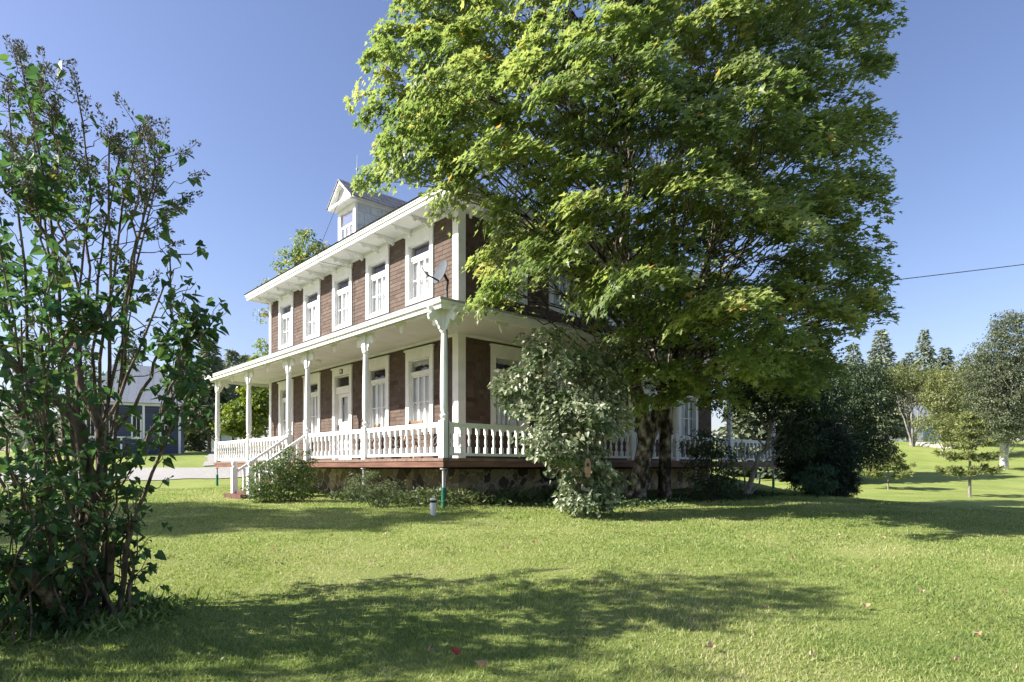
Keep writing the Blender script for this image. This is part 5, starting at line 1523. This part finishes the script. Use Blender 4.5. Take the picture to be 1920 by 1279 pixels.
def young_pine(px_, base_py, Y_, top_py, wpx, label):
    b_ = gnd(px_, Y_); s = Y_ / F
    h_ = P(px_, top_py, Y_)[2] - b_[2]; r_ = wpx * s
    t = empty('young_pine', b_); tag(t, label, 'tree', 'young pines on the lower lawn')
    tb2 = Tubes(); tb2.add([(0, 0, -.1), (.02, 0, h_ * .5), (0, 0, h_)], [h_ * .018, h_ * .013, .012], 8)
    pos, nrm, tip, size, tint = [], [], [], [], []
    levels = np.array([.27, .45, .60, .73, .85, .95])
    for li, f in enumerate(levels):
        L0 = r_ * (1 - ((f - .24) / .76)) ** .8 + .12
        nb = 6 if li < 5 else 4
        a0 = rng.random() * 6
        for k in range(nb):
            a = a0 + k * 6.283 / nb + rng.normal(0, .2); L = L0 * rng.uniform(.7, 1.1)
            u = np.array([math.cos(a), math.sin(a), 0])
            e_ = u * L + np.array([0, 0, h_ * f + L * .22]); st0 = np.array([0, 0, h_ * f])
            mid_ = (st0 + e_) / 2 + np.array([0, 0, -.08 * L])
            tb2.add([st0, mid_, e_], [.022, .016, .006], 5)
            for q_ in np.linspace(.4, 1, max(3, int(L / .2))):
                c_ = (1 - q_) ** 2 * st0 + 2 * q_ * (1 - q_) * mid_ + q_ ** 2 * e_ + rng.normal(0, .06, 3)
                n_ = 60
                dirs = runit(n_) * .7 + u * .7 + np.array([0, 0, .40])
                pos.append(np.repeat(c_[None], n_, 0) + rng.normal(0, 1, (n_, 3)) * np.array([.08, .08, .035])); tip.append(dirs); nrm.append(runit(n_)); size.append(rng.uniform(.13, .24, n_)); tint.append(np.clip(rng.normal(.5, .2, n_) + .2 * (q_ - .6), 0, 1))
    foliage('crown', LANCE, np.concatenate(pos), np.concatenate(nrm), np.concatenate(tip), np.concatenate(size), np.concatenate(tint), M['pine'], t)
    tb2.build('trunk', M['bark_grey'], t)
young_pine(1818, 930, 31.5, 775, 50, 'taller young pine with layered branches on the lower right lawn')
young_pine(1665, 917, 37.5, 838, 46, 'shorter young pine on the lower lawn beside the dark tree')

# stones edging the crest of the hill
for k, px_ in enumerate(np.linspace(1716, 1782, 9)):
    Y_ = 72 - k * .5; g_ = gnd(px_, Y_)
    V, Ls, Cs = [], [], []
    m = MB(); n_ = 9
    rr_ = rng.uniform(.35, .75)
    prof = [(rr_, -.2), (rr_ * 1.02, .05), (rr_ * .8, .22), (rr_ * .4, .32), (0.02, .34)]
    m.lathe(prof, n=n_)
    m.v = [(x_ * 1.4 * (1 + .2 * rng.normal()), y_ * (1 + .15 * rng.normal()), z_ * (1 + .12 * rng.normal())) for x_, y_, z_ in m.v]
    o = m.build('boulder', M['rock'], loc=g_, rz=rng.random() * 6)
    tag(o, 'pale stone in the row edging the hill crest on the right', 'stone', 'stones edging the hill crest')

# trees out of the frame at the left that shade the lawn
b = (-21, 11.0, Hs(-21, 11.0))
blob_tree('shade_tree', 'tall round tree beyond the left edge of the yard', 'tree', b,
          [(-21, 9.9, 8.0, 3.0, 3.7, 3.0), (-21, 9.3, 11.6, 2.2, 1.5, 2.4), (-21, 9.6, 5.6, 3, 3.4, 2.4)], 14000, .3, OVAL, M['shrub_leaf'], M['bark_dark'], trunks=[(0, 0, 10, .25)], clump=20, spread=.6)

# ------------------------------------------------------------------ overhead wires
def wire(name, label, pts, sag, r_=.012):
    a, b_ = np.array(pts[0], float), np.array(pts[1], float)
    t_ = np.linspace(0, 1, 24)[:, None]
    p = a + (b_ - a) * t_; p[:, 2] -= (4 * sag * t_ * (1 - t_)).ravel()
    V, L, C = tube_np(p - a, np.full(24, r_), 6)
    o = mesh_np(name, V, L, C, M['wire'], loc=a); return tag(o, label, 'wire')
wx, wy = to_world(13.4, 1.9)
wire('overhead_wire', 'dark cable running from the house behind the maple to the right edge', ((wx, wy, HB + hl(6.2)), tuple(P(2600, 405, 24))), .12, .016)
wire('overhead_wire', 'thin cable crossing the sky above the blue house', (tuple(P(-60, 596, 40)), tuple(P(345, 674, 54))), .25, .016)
wire('overhead_wire', 'thin cable from the porch roof end toward the spruces', (tuple(P(389, 714, 23.7)), tuple(P(330, 736, 52))), .15, .010)

# ------------------------------------------------------------------ fallen leaves
spots = [(1622, 1143), (858, 1240), (1336, 1222), (911, 1263), (515, 1036), (940, 1035), (955, 1036), (1003, 1025), (1658, 1016), (1850, 1048), (1400, 1010), (1483, 968), (950, 1116), (1712, 978), (1838, 1203), (805, 1233), (1048, 1014), (720, 1008), (843, 1037), (1640, 1072), (1490, 1055), (1250, 1015), (1160, 1002), (1120, 1100), (700, 1062), (620, 1010), (1730, 1120), (1880, 1120), (1790, 1250), (1520, 1240), (1210, 985), (1290, 1062), (1570, 1010), (1440, 1150)]
for k, (px_, py_) in enumerate(spots):
    lo, hi = 4.0, 16.0
    for _ in range(40):
        md = (lo + hi) / 2; X_ = (px_ - CX) / F * md
        if HZ + (EYE - Hs(X_, md)) * F / md > py_: lo = md
        else: hi = md
    X_ = (px_ - CX) / F * lo
    nrm_ = np.array([[rng.normal(0, .25), -.35, 1.0]]); tp = np.array([[rng.normal(), rng.normal(), .1]])
    V, L, C, nf = leaves_np(MAPLE, np.array([[0, 0, .0]]), nrm_, tp, np.array([.085 if k < 4 else .055]))
    V[:, 2] += .03 * np.abs(np.sin(np.arange(len(V)) * 2.1))
    o = mesh_np('fallen_leaf', V, L, C, M['fallen'], tint=np.full(nf, (.0 if k == 1 else [.55, .45, .7, .5, .62, .85][k % 6])), loc=(X_, lo, Hs(X_, lo) + .045))
    tag(o, 'dry orange brown fallen maple leaf lying on the sunny lawn' if k not in (1,) else 'bright red fallen maple leaf lying in the shaded grass', 'leaf', 'fallen leaves on the lawn' if k != 1 else None)

# ------------------------------------------------------------------ grass blades
def vnoise(X_, Y_, sc, seed):
    g_ = np.random.default_rng(seed).random((128, 128)); x_ = X_ / sc; y_ = Y_ / sc
    i = np.floor(x_).astype(int); j = np.floor(y_).astype(int); fx = x_ - i; fy = y_ - j
    fx = fx * fx * (3 - 2 * fx); fy = fy * fy * (3 - 2 * fy); i %= 128; j %= 128; i2 = (i + 1) % 128; j2 = (j + 1) % 128
    return (g_[i, j] * (1 - fx) + g_[i2, j] * fx) * (1 - fy) + (g_[i, j2] * (1 - fx) + g_[i2, j2] * fx) * fy
def grass():
    N1 = 430000
    u = rng.random(N1)
    Y_ = 3.6 * (26 / 3.6) ** (u ** 1.0)
    half = .86 * Y_ + 1.4
    X_ = (rng.random(N1) * 2 - 1) * half
    lx, ly = to_local(X_, Y_)
    keep = ~((lx > .3) & (ly > .3)) & ~((X_ < -9) & (Y_ > 22.5))
    X_, Y_ = X_[keep], Y_[keep]; n_ = len(X_)
    Z_ = H(X_, Y_) - .004
    sc = np.clip(Y_ / 7.0, .8, 2.4)
    patch = .45 * vnoise(X_, Y_, 1.1, 1) + .35 * vnoise(X_, Y_, .42, 2) + .2 * vnoise(X_, Y_, .17, 3)
    near = np.clip((9.5 - Y_) / 5, 0, 1)
    hgt = (.012 + .008 * near + (.022 + .016 * near) * rng.random(n_)) * (.45 + 1.1 * patch) * np.sqrt(sc)
    wid = (.0030 + .0025 * rng.random(n_)) * sc * 1.3
    a = rng.random(n_) * 6.283; lean = rng.normal(0, .55, (n_, 2)) * hgt[:, None]
    dx, dy = np.cos(a) * wid, np.sin(a) * wid
    base = np.stack([X_, Y_, Z_], 1)
    v0 = base + np.stack([dx, dy, 0 * dx], 1); v1 = base - np.stack([dx, dy, 0 * dx], 1)
    v2 = base + np.stack([lean[:, 0], lean[:, 1], hgt], 1)
    V = np.stack([v0, v1, v2], 1).reshape(-1, 3)
    dry = .5 * vnoise(X_, Y_, 1.7, 4) + .3 * vnoise(X_, Y_, .6, 5) + .2 * vnoise(X_, Y_, .22, 6)
    worn = np.clip((vnoise(X_, Y_, .9, 7) * .7 + vnoise(X_, Y_, .3, 8) * .3 - .70) * 5, 0, 1)
    hgt *= 1 - .7 * worn; V.reshape(-1, 3, 3)[:, 2, 2] = Z_ + hgt
    tint = np.clip(.18 + .72 * dry + .28 * worn - .15 * (patch - .5) + rng.normal(0, .17, n_), 0, 1)
    o = mesh_np('grass', V, np.arange(3 * n_), np.full(n_, 3), M['grass'], tint=tint)
    tag(o, 'short mown lawn grass, yellow green in the sun', 'grass', kind='stuff')
grass()
# clover and plantain patches in the lawn
nc_ = 5200
cx_ = rng.uniform(-7, 11, 60); cy_ = rng.uniform(4.0, 13, 60); w_ = rng.integers(0, 60, nc_)
X_ = cx_[w_] + rng.normal(0, .22, nc_) * (1 + cy_[w_] * .06); Y_ = cy_[w_] + rng.normal(0, .16, nc_)
nr_ = np.array([0, 0, 1.0]) + rng.normal(0, .35, (nc_, 3)); tp = rng.normal(0, 1, (nc_, 3)); tp[:, 2] = .25
tag(foliage('clover', OVAL, np.stack([X_, Y_, H(X_, Y_) + .014 + .02 * rng.random(nc_)], 1), nr_, tp, rng.uniform(.018, .042, nc_), rng.normal(.55, .2, nc_), M['weed'], None), 'small clover and weed leaves in patches in the lawn', 'plants', kind='stuff')
